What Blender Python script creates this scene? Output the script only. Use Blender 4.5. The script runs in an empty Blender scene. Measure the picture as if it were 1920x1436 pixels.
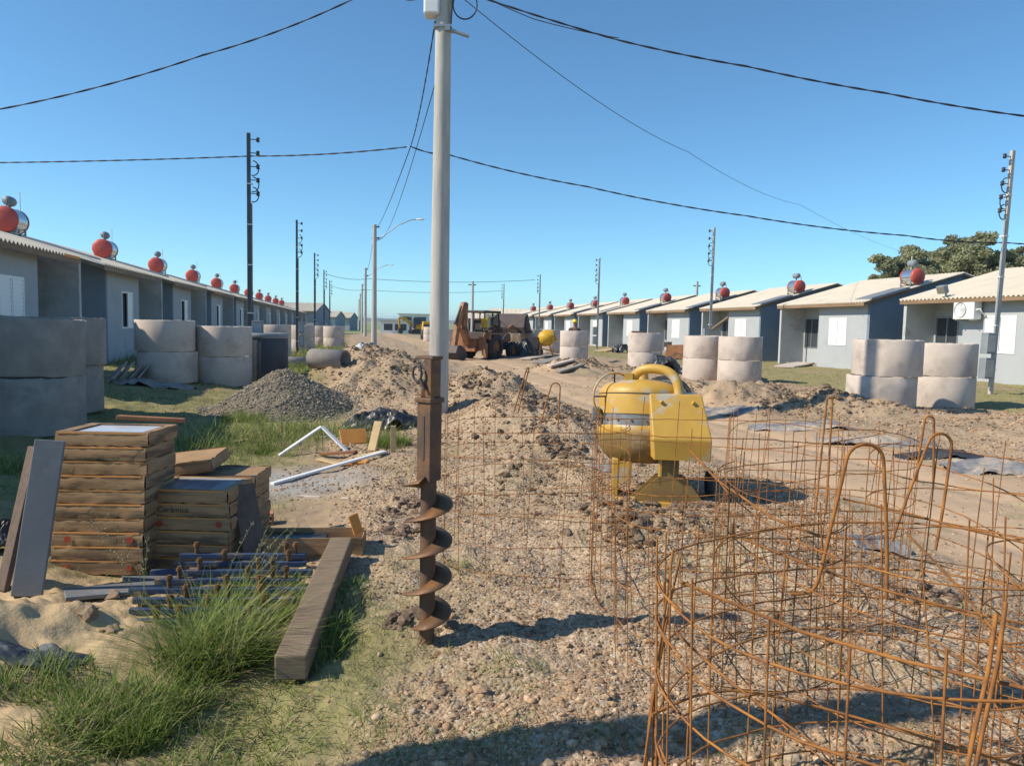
import bpy, bmesh, math, random
import numpy as np
from mathutils import Matrix, Vector, Euler
R = math.radians
random.seed(7); rng = np.random.default_rng(11)
S = bpy.context.scene
C = S.collection

# ------------------------------------------------------------------ camera, light, exposure
CAM_H = 1.55; FPX = 1400.0; PITCH = 4.29; ROLL = 1.2
cam = bpy.data.cameras.new('camera'); cam.sensor_width = 36.0; cam.lens = 36.0*FPX/1920.0
cam.clip_start = 0.05; cam.clip_end = 20000
camo = bpy.data.objects.new('camera', cam); C.objects.link(camo)
CM = Matrix.Rotation(R(90-PITCH), 4, 'X') @ Matrix.Rotation(R(ROLL), 4, 'Z')
camo.matrix_world = Matrix.Translation((0, 0, CAM_H)) @ CM
S.camera = camo
SUN_AZ = 13.0; SUN_EL = 40.0           # the sun stands on the left, a little behind the camera
sdir = Vector((-math.cos(R(SUN_AZ))*math.cos(R(SUN_EL)), -math.sin(R(SUN_AZ))*math.cos(R(SUN_EL)), math.sin(R(SUN_EL))))
sl = bpy.data.lights.new('sun', 'SUN'); sl.energy = 4.6; sl.angle = R(0.53); sl.color = (1.0, 0.90, 0.74)
so = bpy.data.objects.new('sun', sl); C.objects.link(so)
so.rotation_euler = sdir.to_track_quat('Z', 'Y').to_euler(); so.location = (-20, -5, 20)
w = bpy.data.worlds.new('World'); S.world = w; w.use_nodes = True
nt = w.node_tree; bg = nt.nodes['Background']
sky = nt.nodes.new('ShaderNodeTexSky'); sky.sky_type = 'NISHITA'; sky.sun_disc = False
sky.sun_elevation = R(SUN_EL); sky.sun_rotation = math.atan2(sdir.x, sdir.y)
sky.air_density = 1.0; sky.dust_density = 0.0; sky.ozone_density = 3.0; sky.altitude = 1500
tint = nt.nodes.new('ShaderNodeMix'); tint.data_type = 'RGBA'; tint.blend_type = 'MULTIPLY'; tint.inputs[0].default_value = 1; tint.inputs[7].default_value = (.68, 1.02, 1.10, 1)
nt.links.new(sky.outputs[0], tint.inputs[6]); nt.links.new(tint.outputs[2], bg.inputs[0]); bg.inputs[1].default_value = 0.125
S.view_settings.view_transform = 'Standard'; S.view_settings.look = 'None'
S.view_settings.exposure = 0.30; S.view_settings.gamma = 1.0

# ------------------------------------------------------------------ surveying helpers
SL = -0.213                                             # the street runs along (SL, 1)
UDIR = Vector((SL, 1, 0)).normalized(); NDIR = Vector((UDIR.y, -UDIR.x, 0))
ROT = math.atan2(-UDIR.x, UDIR.y)                       # z rotation that lays local y along the street
CR = CM.to_3x3()
def ray(px, py): return CR @ Vector(((px-960)/FPX, -(py-718)/FPX, -1.0))
def far(px, py, Y):
    d = ray(px, py); k = Y/d.y
    return Vector((d.x*k, Y, CAM_H+d.z*k))

def ss(a, b, x):
    t = np.clip((x-a)/(b-a), 0, 1); return t*t*(3-2*t)
def vnoise(x, y, seed=0):
    xi = np.floor(x).astype(np.int64); yi = np.floor(y).astype(np.int64); fx = x-xi; fy = y-yi
    def h(i, j):
        n = (i*374761393 + j*668265263 + seed*1442695041) & 0xffffffff
        n = ((n ^ (n >> 13))*1274126177) & 0xffffffff
        n = ((n ^ (n >> 16))*2246822519) & 0xffffffff
        return ((n ^ (n >> 15)) & 0xffff)/65535.0
    fx = fx*fx*(3-2*fx); fy = fy*fy*(3-2*fy)
    a = h(xi, yi); b = h(xi+1, yi); c = h(xi, yi+1); d = h(xi+1, yi+1)
    return (a+(b-a)*fx)*(1-fy) + (c+(d-c)*fx)*fy - 0.5
def fbm(x, y, s, oct=4, seed=0, gain=0.5):
    v = 0; a = 1
    for k in range(oct):
        v = v + a*vnoise(x/s+13.7*k, y/s-7.1*k, seed+k); a *= gain; s = s*0.5
    return v

# mounds: centre, radii, height, lumpiness
MOUNDS = [(-3.7, 19.5, 1.7, 2.8, .78, .2), (-2.5, 15.2, 1.3, 1.7, .80, .18), (-4.2, 24.5, 1.5, 3.0, .5, .18),
          (-.45, 13.7, 1.05, 1.3, .72, .2), (.2, 11.0, .9, 1.4, .52, .18), (.5, 9.1, .65, .9, .26, .12), (-5.6, 28, 1.4, 3.0, .45, .16),
          (4.7, 14.9, 1.6, .8, .42, .22), (5.9, 13.9, 1.9, .7, .3, .2), (4.2, 17.2, 1.6, .9, .3, .2), (2.6, 26.8, 1.9, 1.2, .36, .2),
          (.95, 5.3, .55, .45, .2, .12), (.35, 7.1, .7, .7, .16, .08), (1.7, 4.6, .6, .4, .12, .08), (9.0, 11.0, 3.4, 2.2, .22, .1),
          (-2.35, 3.45, .55, .42, .16, .12), (-3.0, 2.9, .9, .6, .18, .08), (-2.9, 4.1, .5, .35, .10, .08)]
def zones(x, y):
    t = x - SL*y
    n1 = fbm(x, y, 1.6, 3, 5); n2 = fbm(x, y, .5, 3, 9)
    tt = t + .55*n1 + .2*n2
    gravel = ss(-.35, .15, tt)*(1-ss(4.0, 4.6, tt))
    gravel = np.maximum(gravel, .75*ss(7.0, 7.4, tt)*(1-ss(12.4, 13.6, tt+.8*n1)))
    road = ss(4.15, 4.5, tt)*(1-ss(6.9, 7.2, tt))
    leftg = 1-ss(-1.1, -.35, tt)
    rightg = ss(12.6, 13.8, tt+.8*n1)
    grass = np.clip(leftg*ss(-.5, .1, n1*1.2+.35+.5*n2) + rightg*ss(-.4, .25, n1+.25), 0, 1)
    # bare grey chippings behind the box stacks
    chips = np.exp(-(((x+2.45)/1.1)**2 + ((y-7.2)/.75)**2)*1.5)
    chips = np.clip(chips*1.7+.5*n2, 0, 1)*(chips > .12)
    sand = np.clip(1.9*np.exp(-(((x+2.3)/.62)**2 + ((y-3.5)/.75)**2)*1.3)+.6*n2+.3*n1, 0, 1)*leftg*(y < 5.2)
    sand = np.maximum(sand, np.clip(1.7*np.exp(-(((x+1.9)/.35)**2+((y-2.4)/.4)**2))+.4*n2, 0, 1)*leftg)
    dry = np.clip(.4*np.exp(-(((x+1.75)/.5)**2 + ((y-5.3)/.4)**2))+.3*n1+.2*n2, 0, 1)
    dry = np.maximum(dry, .5*np.exp(-(((x+.7)/.5)**2+((y-2.7)/.7)**2)))
    dry = np.maximum(dry, .55*rightg)
    for cx, cy, rx, ry, h, l in MOUNDS[:7]:
        m = np.exp(-(((x-cx)/rx)**2+((y-cy)/ry)**2)*1.4); m = np.clip(m*2.2-.25+.4*n2, 0, 1)
        grass = grass*(1-m)
    grass = np.maximum(grass, leftg*np.clip(1.5*np.exp(-(((x+1.55)/.8)**2+((y-6.1)/1.3)**2))+.4*n2, 0, 1)*(1-chips))
    grass = np.maximum(grass, np.clip(1.6*np.exp(-(((x+.85)/.42)**2+((y-2.9)/.9)**2))+.7*n2-.1, 0, 1))
    gravel = gravel*(1-.5*np.clip(grass, 0, 1)*(x < -.3))
    grass = grass*(1-chips)*(1-sand)
    return t, gravel, road, grass, sand, chips, dry
def HH(x, y):
    x = np.asarray(x, float); y = np.asarray(y, float)
    t, gravel, road, grass, sand, chips, dry = zones(x, y)
    r = np.sqrt(x*x+y*y); nr = 1-ss(60, 140, r)
    z = .25*(1-ss(-5.5, -1.5, t))*nr + .12*ss(9, 16, t)*nr + .06*gravel*nr - .02*road*nr
    z = z + nr*(.05*fbm(x, y, 2.5, 3, 21)*(1-.6*road) + (.04*gravel+.025+.03*grass*(r < 30)-.012*road)*fbm(x, y, .33, 4, 33, .6))
    z = z + .05*sand*nr*np.abs(fbm(x, y, .22, 4, 47, .6))
    z = z - .035*road*nr*(np.exp(-((t-5.0)/.16)**2)+np.exp(-((t-6.3)/.16)**2))
    for cx, cy, rx, ry, h, l in MOUNDS:
        m = np.exp(-(((x-cx)/rx)**2+((y-cy)/ry)**2)**1.15*1.3)
        z = z + m*h + l*1.3*np.clip(m*1.6, 0, 1)*(fbm(x, y, .55, 4, 41, .58)+.35*np.abs(fbm(x, y, .9, 2, 55)))
    z = z + ss(200, 2600, r)*9.0
    return z
def hz(x, y): return float(HH(np.array([x]), np.array([y]))[0])
def at(px, py, dz=0.0):
    """where the line of sight through a picture point meets the ground (raised by dz)"""
    d = ray(px, py); o = Vector((0, 0, CAM_H)); Ys = np.exp(np.linspace(math.log(1.2), math.log(400), 1400))
    X = d.x/d.y*Ys; Z = CAM_H+d.z/d.y*Ys; g = HH(X, Ys)+dz
    k = int(np.argmax(Z < g)) if (Z < g).any() else len(Ys)-1
    return Vector((X[k], Ys[k], g[k]))

# ------------------------------------------------------------------ materials
def newmat(name):
    m = bpy.data.materials.new(name); m.use_nodes = True
    return m, m.node_tree, m.node_tree.nodes['Principled BSDF']
def N(t, kind, **kw):
    n = t.nodes.new(kind)
    for k, v in kw.items():
        if k.startswith('i_'):
            n.inputs[k[2:].replace('_', ' ')].default_value = v
        else: setattr(n, k, v)
    return n
def mix(t, fac, a, b):
    n = t.nodes.new('ShaderNodeMix'); n.data_type = 'RGBA'
    for s, v in ((n.inputs[0], fac), (n.inputs[6], a), (n.inputs[7], b)):
        if isinstance(v, (int, float)): s.default_value = v
        elif isinstance(v, tuple): s.default_value = (*v, 1) if len(v) == 3 else v
        else: t.links.new(v, s)
    return n.outputs[2]
def ramp(t, src, a, b):
    n = t.nodes.new('ShaderNodeMapRange'); n.inputs[1].default_value = a; n.inputs[2].default_value = b
    t.links.new(src, n.inputs[0]); return n.outputs[0]
def noise(t, vec, scale, detail=4, rough=.55):
    n = N(t, 'ShaderNodeTexNoise'); n.inputs['Scale'].default_value = scale; n.inputs['Detail'].default_value = detail
    n.inputs['Roughness'].default_value = rough
    if vec is not None: t.links.new(vec, n.inputs['Vector'])
    return n
def bump(t, bs, h, strength, dist, prev=None):
    n = t.nodes.new('ShaderNodeBump'); n.inputs['Strength'].default_value = strength; n.inputs['Distance'].default_value = dist
    t.links.new(h, n.inputs['Height'])
    if prev is not None: t.links.new(prev, n.inputs['Normal'])
    t.links.new(n.outputs[0], bs.inputs['Normal']); return n.outputs[0]
def M(name, a, b=None, scale=6.0, rough=.7, metal=0.0, bs=0.0, bd=.004, bscale=60, stain=None, sscale=1.6, slo=.52, shi=.68, stretch=None, spec=.4):
    """two-tone noisy paint with optional stains of a third colour and a fine bump"""
    m, t, p = newmat(name); tc = N(t, 'ShaderNodeTexCoord'); v = tc.outputs['Object']
    if stretch:
        mp = N(t, 'ShaderNodeMapping'); mp.inputs['Scale'].default_value = stretch; t.links.new(v, mp.inputs[0]); v = mp.outputs[0]
    oi = N(t, 'ShaderNodeObjectInfo'); va = N(t, 'ShaderNodeVectorMath', operation='ADD'); t.links.new(v, va.inputs[0])
    sc = N(t, 'ShaderNodeVectorMath', operation='SCALE'); sc.inputs[0].default_value = (37, 53, 71); t.links.new(oi.outputs['Random'], sc.inputs['Scale'])
    t.links.new(sc.outputs[0], va.inputs[1]); v = va.outputs[0]
    b = b or tuple(c*.8 for c in a)
    n = noise(t, v, scale, 5, .6); col = mix(t, ramp(t, n.outputs[0], .35, .65), a, b)
    if stain:
        n2 = noise(t, v, sscale, 6, .65); col = mix(t, ramp(t, n2.outputs[0], slo, shi), col, stain)
    t.links.new(col, p.inputs['Base Color']); p.inputs['Roughness'].default_value = rough; p.inputs['Metallic'].default_value = metal
    p.inputs['Specular IOR Level'].default_value = spec
    if bs: bump(t, p, noise(t, v, bscale, 4, .6).outputs[0], bs, bd)
    return m
def attr_mat(name, rough=.8, trans=0.0, var=.25, vscale=90, spec=.25):
    m, t, p = newmat(name); a = N(t, 'ShaderNodeAttribute', attribute_name='col'); g = N(t, 'ShaderNodeNewGeometry')
    n = noise(t, g.outputs['Position'], vscale, 3)
    mm = N(t, 'ShaderNodeMix', data_type='RGBA', blend_type='MULTIPLY'); mm.inputs[0].default_value = 1
    t.links.new(a.outputs['Color'], mm.inputs[6])
    r = N(t, 'ShaderNodeMapRange'); r.inputs[1].default_value = .3; r.inputs[2].default_value = .7; r.inputs[3].default_value = 1-var; r.inputs[4].default_value = 1+var
    t.links.new(n.outputs[0], r.inputs[0]); t.links.new(r.outputs[0], mm.inputs[7]); t.links.new(mm.outputs[2], p.inputs['Base Color'])
    p.inputs['Roughness'].default_value = rough; p.inputs['Specular IOR Level'].default_value = spec
    if trans:
        tr = N(t, 'ShaderNodeBsdfTranslucent'); t.links.new(mm.outputs[2], tr.inputs[0]); mx = N(t, 'ShaderNodeMixShader'); mx.inputs[0].default_value = trans
        t.links.new(p.outputs[0], mx.inputs[1]); t.links.new(tr.outputs[0], mx.inputs[2]); t.links.new(mx.outputs[0], t.nodes['Material Output'].inputs[0])
    return m

def ground_mat():
    m, t, p = newmat('bare_ground'); g = N(t, 'ShaderNodeNewGeometry'); v = g.outputs['Position']
    za = N(t, 'ShaderNodeAttribute', attribute_name='zone'); zb = N(t, 'ShaderNodeAttribute', attribute_name='zone_b')
    sa = N(t, 'ShaderNodeSeparateColor'); t.links.new(za.outputs['Color'], sa.inputs[0]); sb = N(t, 'ShaderNodeSeparateColor'); t.links.new(zb.outputs['Color'], sb.inputs[0])
    grass, gravel, sand = sa.outputs[0], sa.outputs[1], sa.outputs[2]; road, chips, dry = sb.outputs[0], sb.outputs[1], sb.outputs[2]
    n1 = noise(t, v, 1.1, 6, .62); n2 = noise(t, v, 9, 5, .6); n3 = noise(t, v, 70, 4, .6)
    dirt = mix(t, ramp(t, n1.outputs[0], .35, .65), (.37, .265, .17), (.30, .215, .14))
    dirt = mix(t, ramp(t, n2.outputs[0], .45, .75), dirt, (.40, .31, .215))
    vo = N(t, 'ShaderNodeTexVoronoi'); vo.inputs['Scale'].default_value = 62; t.links.new(v, vo.inputs['Vector'])
    vd = N(t, 'ShaderNodeTexVoronoi'); vd.inputs['Scale'].default_value = 24; t.links.new(v, vd.inputs['Vector'])
    hs = N(t, 'ShaderNodeSeparateColor'); t.links.new(vo.outputs['Color'], hs.inputs[0])
    st = mix(t, hs.outputs[0], (.28, .195, .125), (.47, .35, .235)); st = mix(t, ramp(t, hs.outputs[1], .8, .95), st, (.52, .44, .34))
    st = mix(t, ramp(t, n1.outputs[0], .5, .75), st, (.28, .205, .14))
    col = mix(t, gravel, dirt, st)
    rd = mix(t, ramp(t, n1.outputs[0], .35, .7), (.50, .355, .23), (.43, .30, .195)); rd = mix(t, ramp(t, n2.outputs[0], .5, .8), rd, (.55, .41, .285))
    col = mix(t, road, col, rd)
    cg = mix(t, hs.outputs[2], (.27, .25, .23), (.40, .375, .34)); col = mix(t, chips, col, cg)
    gg = mix(t, ramp(t, n2.outputs[0], .35, .65), (.15, .16, .06), (.255, .215, .105)); gg = mix(t, ramp(t, n3.outputs[0], .5, .75), gg, (.33, .27, .14))
    gg = mix(t, dry, gg, mix(t, ramp(t, n3.outputs[0], .4, .65), (.37, .295, .15), (.25, .235, .10)))
    col = mix(t, grass, col, gg)
    sd = mix(t, ramp(t, n2.outputs[0], .35, .7), (.52, .385, .225), (.43, .31, .18)); col = mix(t, sand, col, sd)
    t.links.new(col, p.inputs['Base Color']); p.inputs['Roughness'].default_value = .95; p.inputs['Specular IOR Level'].default_value = .15
    b = bump(t, p, n2.outputs[0], .35, .03); b = bump(t, p, n3.outputs[0], .5, .008, b)
    mu = N(t, 'ShaderNodeMath', operation='MULTIPLY'); t.links.new(vo.outputs['Distance'], mu.inputs[0]); t.links.new(gravel, mu.inputs[1])
    bump(t, p, mu.outputs[0], .6, -.012, b)
    return m
MAT = {}
MAT['ground'] = ground_mat()
MAT['stone'] = attr_mat('pebbles', .85)
MAT['leaf'] = attr_mat('grass_blades', .6, .35, .15, 20)
MAT['crown'] = attr_mat('tree_leaves', .6, .42, .2, 3)
def field_mat():
    m, t, p = newmat('field_grass'); g = N(t, 'ShaderNodeNewGeometry'); n = noise(t, g.outputs['Position'], .02, 5); n2 = noise(t, g.outputs['Position'], .3, 5)
    c = mix(t, ramp(t, n.outputs[0], .35, .65), (.16, .22, .07), (.22, .26, .09)); c = mix(t, ramp(t, n2.outputs[0], .45, .8), c, (.26, .25, .11))
    t.links.new(c, p.inputs['Base Color']); p.inputs['Roughness'].default_value = .95; return m
MAT['field'] = field_mat()
MAT['hills'] = M('wooded_hills', (.045, .07, .05), (.07, .09, .06), .01, .95)
MAT['concrete'] = M('concrete_ring', (.60, .51, .44), (.52, .445, .385), 3, .9, 0, .5, .006, 40, (.40, .34, .295), 1.6, .5, .66)
MAT['concrete_old_shaded'] = M('old_shaded_concrete', (.33, .295, .265), (.25, .225, .205), 4, .92, 0, .6, .006, 40, (.2, .18, .165), 2.5, .6, .72)  # on the near left rings this dark tone puts shade into the colour
MAT['pole'] = M('pole_concrete', (.52, .49, .44), (.42, .40, .365), 2.5, .85, 0, .35, .004, 60, (.33, .32, .31), 1.6, .52, .72, (4, 4, .5))
MAT['plaster'] = M('grey_paint', (.42, .44, .45), (.385, .405, .42), 1.5, .8, 0, .3, .003, 50, (.33, .35, .36), .9, .58, .75)
MAT['plaster_blue'] = M('blue_grey_paint', (.19, .25, .31), (.165, .22, .28), 1.5, .8, 0, .3, .003, 50)
MAT['plaster_side'] = M('porch_paint', (.48, .49, .475), (.40, .415, .41), 1.2, .85, 0, .3, .003, 40, (.36, .355, .33), 1.1, .55, .62)
MAT['roof'] = M('fibre_cement', (.72, .64, .51), (.66, .58, .46), 1.2, .9, 0, .3, .003, 40, (.54, .47, .37), .8, .58, .8)
MAT['wood'] = M('fascia_wood', (.30, .19, .11), (.20, .13, .08), 6, .75, 0, .3, .002, 40, None, 1, 0, 1, (1, .15, 1))
MAT['white'] = M('white_paint', (.80, .80, .79), (.76, .76, .75), 2, .45)
MAT['shutter'] = M('white_shutter', (.82, .83, .83), (.78, .79, .8), 2, .35)
MAT['glass'] = M('window_glass', (.045, .055, .065), (.06, .07, .08), 1, .12, 0, 0, .004, 60, None, 1, 0, 1, None, .6)
def clear_glass():
    m, t, p = newmat('cab_glass'); tr = N(t, 'ShaderNodeBsdfTransparent'); tr.inputs[0].default_value = (.72, .78, .78, 1); p.inputs['Base Color'].default_value = (.03, .035, .04, 1); p.inputs['Roughness'].default_value = .08
    mx = N(t, 'ShaderNodeMixShader'); mx.inputs[0].default_value = .75; t.links.new(p.outputs[0], mx.inputs[1]); t.links.new(tr.outputs[0], mx.inputs[2]); t.links.new(mx.outputs[0], t.nodes['Material Output'].inputs[0]); return m
MAT['cabglass'] = clear_glass()
MAT['grey_metal'] = M('galvanised', (.42, .44, .45), (.34, .36, .375), 5, .45, .6, .1, .002, 30)
MAT['steel'] = M('bright_steel', (.62, .63, .64), (.55, .56, .57), 3, .28, .9)
MAT['red'] = M('red_cap', (.58, .095, .07), (.50, .08, .06), 2, .45)
MAT['dark_metal'] = M('dark_pipe', (.065, .075, .085), (.10, .11, .12), 3, .5, .3)
MAT['meter'] = M('meter_grey', (.25, .27, .29), (.2, .22, .24), 4, .55)
MAT['cable'] = M('cable_sheath', (.03, .03, .04), (.05, .05, .06), 1, .6)
MAT['collector'] = M('solar_collector', (.20, .195, .19), (.26, .25, .24), 3, .35)
MAT['rust'] = M('rebar_rust', (.40, .165, .034), (.21, .085, .03), 16, .8, 0, .4, .002, 120, (.12, .055, .03), 9, .54, .68)
MAT['auger'] = M('auger_rust', (.165, .10, .065), (.115, .075, .055), 9, .7, .25, .5, .002, 70, (.27, .135, .06), 7, .5, .68)
MAT['auger_bright'] = M('auger_flight_rust', (.20, .10, .045), (.14, .08, .045), 9, .6, .3, .4, .002, 70, (.30, .14, .05), 6, .5, .7)
MAT['yellow'] = M('mixer_yellow', (.58, .345, .06), (.50, .295, .055), 4, .45, 0, .2, .002, 40, (.46, .40, .31), 4.5, .53, .62, None, .5)
MAT['yellow2'] = M('machine_yellow', (.68, .40, .03), (.55, .31, .03), 4, .5, 0, 0, .002, 40, (.3, .2, .1), 2, .58, .7)
MAT['drum_steel'] = M('drum_band', (.26, .265, .27), (.18, .185, .19), 9, .6, .4, .4, .003, 40, (.40, .37, .33), 6, .55, .7)
MAT['drum_low'] = M('drum_lower', (.28, .18, .05), (.17, .115, .05), 5, .7, 0, .4, .004, 40, (.36, .31, .25), 4, .55, .7)
MAT['rubber'] = M('tyre_rubber', (.035, .035, .037), (.06, .057, .055), 6, .85, 0, .4, .006, 30)
MAT['bh_orange'] = M('backhoe_rusty_paint', (.36, .17, .075), (.25, .115, .06), 3, .6, .1, .2, .003, 30, (.10, .055, .04), 2.5, .52, .68)
MAT['bh_dark'] = M('backhoe_dark', (.07, .06, .06), (.11, .085, .075), 3, .65, .2)
MAT['card'] = M('cardboard', (.42, .265, .14), (.30, .185, .095), 4, .9, 0, .5, .004, 30, (.17, .11, .065), 2.2, .5, .6, (1, 1, 7))
MAT['card_in'] = M('cardboard_edge', (.62, .29, .09), (.52, .25, .09), 5, .85)
MAT['tile'] = M('ceramic_tile', (.60, .62, .66), (.55, .57, .61), 2, .22, 0, 0, .002, 40, None, 1, 0, 1, None, .6)
MAT['tile_dark'] = M('tile_edges', (.11, .115, .15), (.16, .165, .2), 3, .4, 0, 0, 0, 1, (.25, .25, .28), 8, .5, .6, (6, .4, 1))
MAT['slab'] = M('grey_slab', (.19, .195, .20), (.155, .16, .17), 4, .65, 0, .2, .002, 60, (.25, .25, .245), 3, .55, .7)
MAT['board'] = M('brown_board', (.16, .11, .085), (.11, .08, .065), 6, .8, 0, .3, .002, 40, None, 1, 0, 1, (4, 4, .5))
MAT['timber'] = M('weathered_timber', (.25, .185, .12), (.175, .125, .08), 14, .9, 0, .7, .004, 26, (.13, .095, .07), 5, .56, .7, (7, .7, 7))
MAT['orange_wood'] = M('orange_plywood', (.72, .30, .06), (.6, .25, .06), 6, .7, 0, .3, .002, 40)
MAT['pale_wood'] = M('pale_plywood', (.58, .43, .24), (.48, .34, .18), 6, .85, 0, .3, .002, 40)
MAT['brown_wood'] = M('reddish_plank', (.33, .15, .07), (.24, .11, .06), 6, .85)
MAT['bluepaint'] = M('blue_paint', (.022, .045, .105), (.035, .06, .12), 8, .65, 0, .2, .002, 40, (.18, .13, .09), 7, .54, .62)
MAT['plastic_black'] = M('black_sheet', (.03, .032, .036), (.06, .062, .066), 5, .35, 0, .5, .01, 12)
MAT['plastic_grey'] = M('grey_sheet', (.24, .24, .245), (.13, .13, .14), 4, .5, 0, .5, .01, 9, (.40, .33, .26), 2.4, .48, .6)
MAT['tank'] = M('dark_plastic', (.045, .055, .075), (.06, .07, .09), 3, .6)
MAT['grey_gravel'] = M('grey_chippings', (.235, .195, .14), (.17, .14, .105), 30, .95, 0, .8, .012, 60, (.28, .26, .23), 60, .55, .7)
MAT['skin'] = M('skin', (.35, .2, .14), None, 4, .6)
MAT['cloth'] = M('work_shirt', (.11, .07, .075), None, 4, .9)
MAT['trouser'] = M('work_trousers', (.06, .08, .13), None, 4, .9)
MAT['hat'] = M('hard_hat', (.85, .62, .04), None, 2, .35)
MAT['bark'] = M('tree_bark', (.20, .16, .125), (.13, .105, .085), 3, .95, 0, .5, .02, 8)
MAT['ink'] = M('print_ink', (.07, .05, .045), None, 3, .9)
MAT['ink_red'] = M('print_red', (.42, .07, .035), None, 3, .9)
MAT['brick'] = M('hollow_brick', (.48, .21, .11), (.40, .18, .1), 6, .9)

# ------------------------------------------------------------------ mesh helpers
class MB:
    def __init__(s): s.v = []; s.f = []; s.sm = []
    def add(s, vs, fs, smooth=False):
        o = len(s.v); s.v += [tuple(v) for v in vs]; s.f += [tuple(i+o for i in f) for f in fs]; s.sm += [smooth]*len(fs); return s
    def box(s, x0, x1, y0, y1, z0, z1, m=None):
        vs = [Vector((x, y, z)) for z in (z0, z1) for y in (y0, y1) for x in (x0, x1)]
        if m is not None: vs = [m @ v for v in vs]
        return s.add(vs, [(0, 2, 3, 1), (4, 5, 7, 6), (0, 1, 5, 4), (2, 6, 7, 3), (0, 4, 6, 2), (1, 3, 7, 5)])
    def prism(s, pts, axis, a, b):
        """polygon in the two other axes, extruded along axis from a to b"""
        def P(q, w): return {'x': (w, q[0], q[1]), 'y': (q[0], w, q[1]), 'z': (q[0], q[1], w)}[axis]
        n = len(pts); vs = [P(q, a) for q in pts]+[P(q, b) for q in pts]
        return s.add(vs, [tuple(range(n))[::-1], tuple(range(n, 2*n))]+[(i, (i+1) % n, n+(i+1) % n, n+i) for i in range(n)])
    def tube(s, pts, r, n=8, closed=False, caps=True, smooth=True):
        pts = [Vector(p) for p in pts]; L = len(pts); rs = r if isinstance(r, (list, tuple)) else [r]*L
        vs = []; ref = None
        for i, p in enumerate(pts):
            a = pts[(i-1) % L] if (closed or i) else p; b = pts[(i+1) % L] if (closed or i < L-1) else p
            d = (b-a).normalized()
            if ref is None: ref = Vector((0, 0, 1)) if abs(d.z) < .9 else Vector((1, 0, 0))
            x = d.cross(ref)
            if x.length < 1e-5: x = d.cross(Vector((0, 1, 0)))
            x.normalize(); y = x.cross(d).normalized(); ref = y
            for k in range(n):
                t = 2*math.pi*k/n; vs.append(p+x*math.cos(t)*rs[i]+y*math.sin(t)*rs[i])
        fs = []
        for i in range(L if closed else L-1):
            j = (i+1) % L
            for k in range(n): fs.append((i*n+k, i*n+(k+1) % n, j*n+(k+1) % n, j*n+k))
        s.add(vs, fs, smooth)
        if caps and not closed:
            s.add(vs[:n], [tuple(range(n))[::-1]]); s.add(vs[-n:], [tuple(range(n))])
        return s
    def lathe(s, prof, n=32, m=None, smooth=True):
        vs = []
        for (r, z) in prof:
            for k in range(n):
                t = 2*math.pi*k/n; v = Vector((r*math.cos(t), r*math.sin(t), z)); vs.append(m @ v if m is not None else v)
        fs = [(i*n+k, i*n+(k+1) % n, (i+1)*n+(k+1) % n, (i+1)*n+k) for i in range(len(prof)-1) for k in range(n)]
        s.add(vs, fs, smooth); return s
    def disc(s, r, z, n=32, m=None, up=True):
        vs = [Vector((r*math.cos(2*math.pi*k/n), r*math.sin(2*math.pi*k/n), z)) for k in range(n)]
        if m is not None: vs = [m @ v for v in vs]
        return s.add(vs, [tuple(range(n)) if up else tuple(range(n))[::-1]])
    def build(s, name, mat, parent=None, bevel=0, **kw):
        me = bpy.data.meshes.new(name); me.from_pydata([tuple(v) for v in s.v], [], s.f); me.update()
        me.polygons.foreach_set('use_smooth', s.sm)
        me.materials.append(MAT[mat] if isinstance(mat, str) else mat)
        o = bpy.data.objects.new(name, me); C.objects.link(o)
        if parent is not None: o.parent = parent
        if bevel:
            b = o.modifiers.new('bevel', 'BEVEL'); b.width = bevel; b.segments = 2; b.limit_method = 'ANGLE'
        for k, v in kw.items(): o[k] = v
        return o
def rawmesh(name, V, F, mat, cols=None, smooth=False, parent=None, attrs=None):
    me = bpy.data.meshes.new(name); V = np.asarray(V, np.float32); F = np.asarray(F, np.int32); k = F.shape[1]
    me.vertices.add(len(V)); me.vertices.foreach_set('co', V.ravel()); me.loops.add(F.size); me.loops.foreach_set('vertex_index', F.ravel())
    me.polygons.add(len(F)); me.polygons.foreach_set('loop_start', np.arange(0, F.size, k, dtype=np.int32))
    me.polygons.foreach_set('use_smooth', np.full(len(F), smooth)); me.update(calc_edges=True)
    if cols is not None: attrs = dict(attrs or {}, col=cols)
    for nm, cc in (attrs or {}).items():
        a = me.color_attributes.new(nm, 'FLOAT_COLOR', 'POINT'); q = np.ones((len(V), 4), np.float32); q[:, :3] = cc; a.data.foreach_set('color', q.ravel())
    me.materials.append(MAT[mat] if isinstance(mat, str) else mat)
    o = bpy.data.objects.new(name, me); C.objects.link(o)
    if parent is not None: o.parent = parent
    return o
def thing(name, label, cat, loc=(0, 0, 0), rz=0.0, group=None):
    o = bpy.data.objects.new(name, None); C.objects.link(o); o.location = loc; o.rotation_euler = (0, 0, rz)
    o.empty_display_size = .1; o['label'] = label; o['category'] = cat; o['kind'] = 'thing'
    if group: o['group'] = group
    return o
def tag(o, label, cat, group=None):
    o['label'] = label; o['category'] = cat; o['kind'] = 'thing'
    if group: o['group'] = group
    return o
def setk(o, kind): o['kind'] = kind; return o
def dup(root, label, group=None):
    def cp(o, parent):
        c = o.copy(); C.objects.link(c)
        if parent is not None: c.parent = parent
        for ch in o.children: cp(ch, c)
        return c
    r = cp(root, None); r['label'] = label
    if group: r['group'] = group
    return r
ORD = ['first', 'second', 'third', 'fourth', 'fifth', 'sixth', 'seventh', 'eighth', 'ninth', 'tenth', 'eleventh', 'twelfth']

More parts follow.
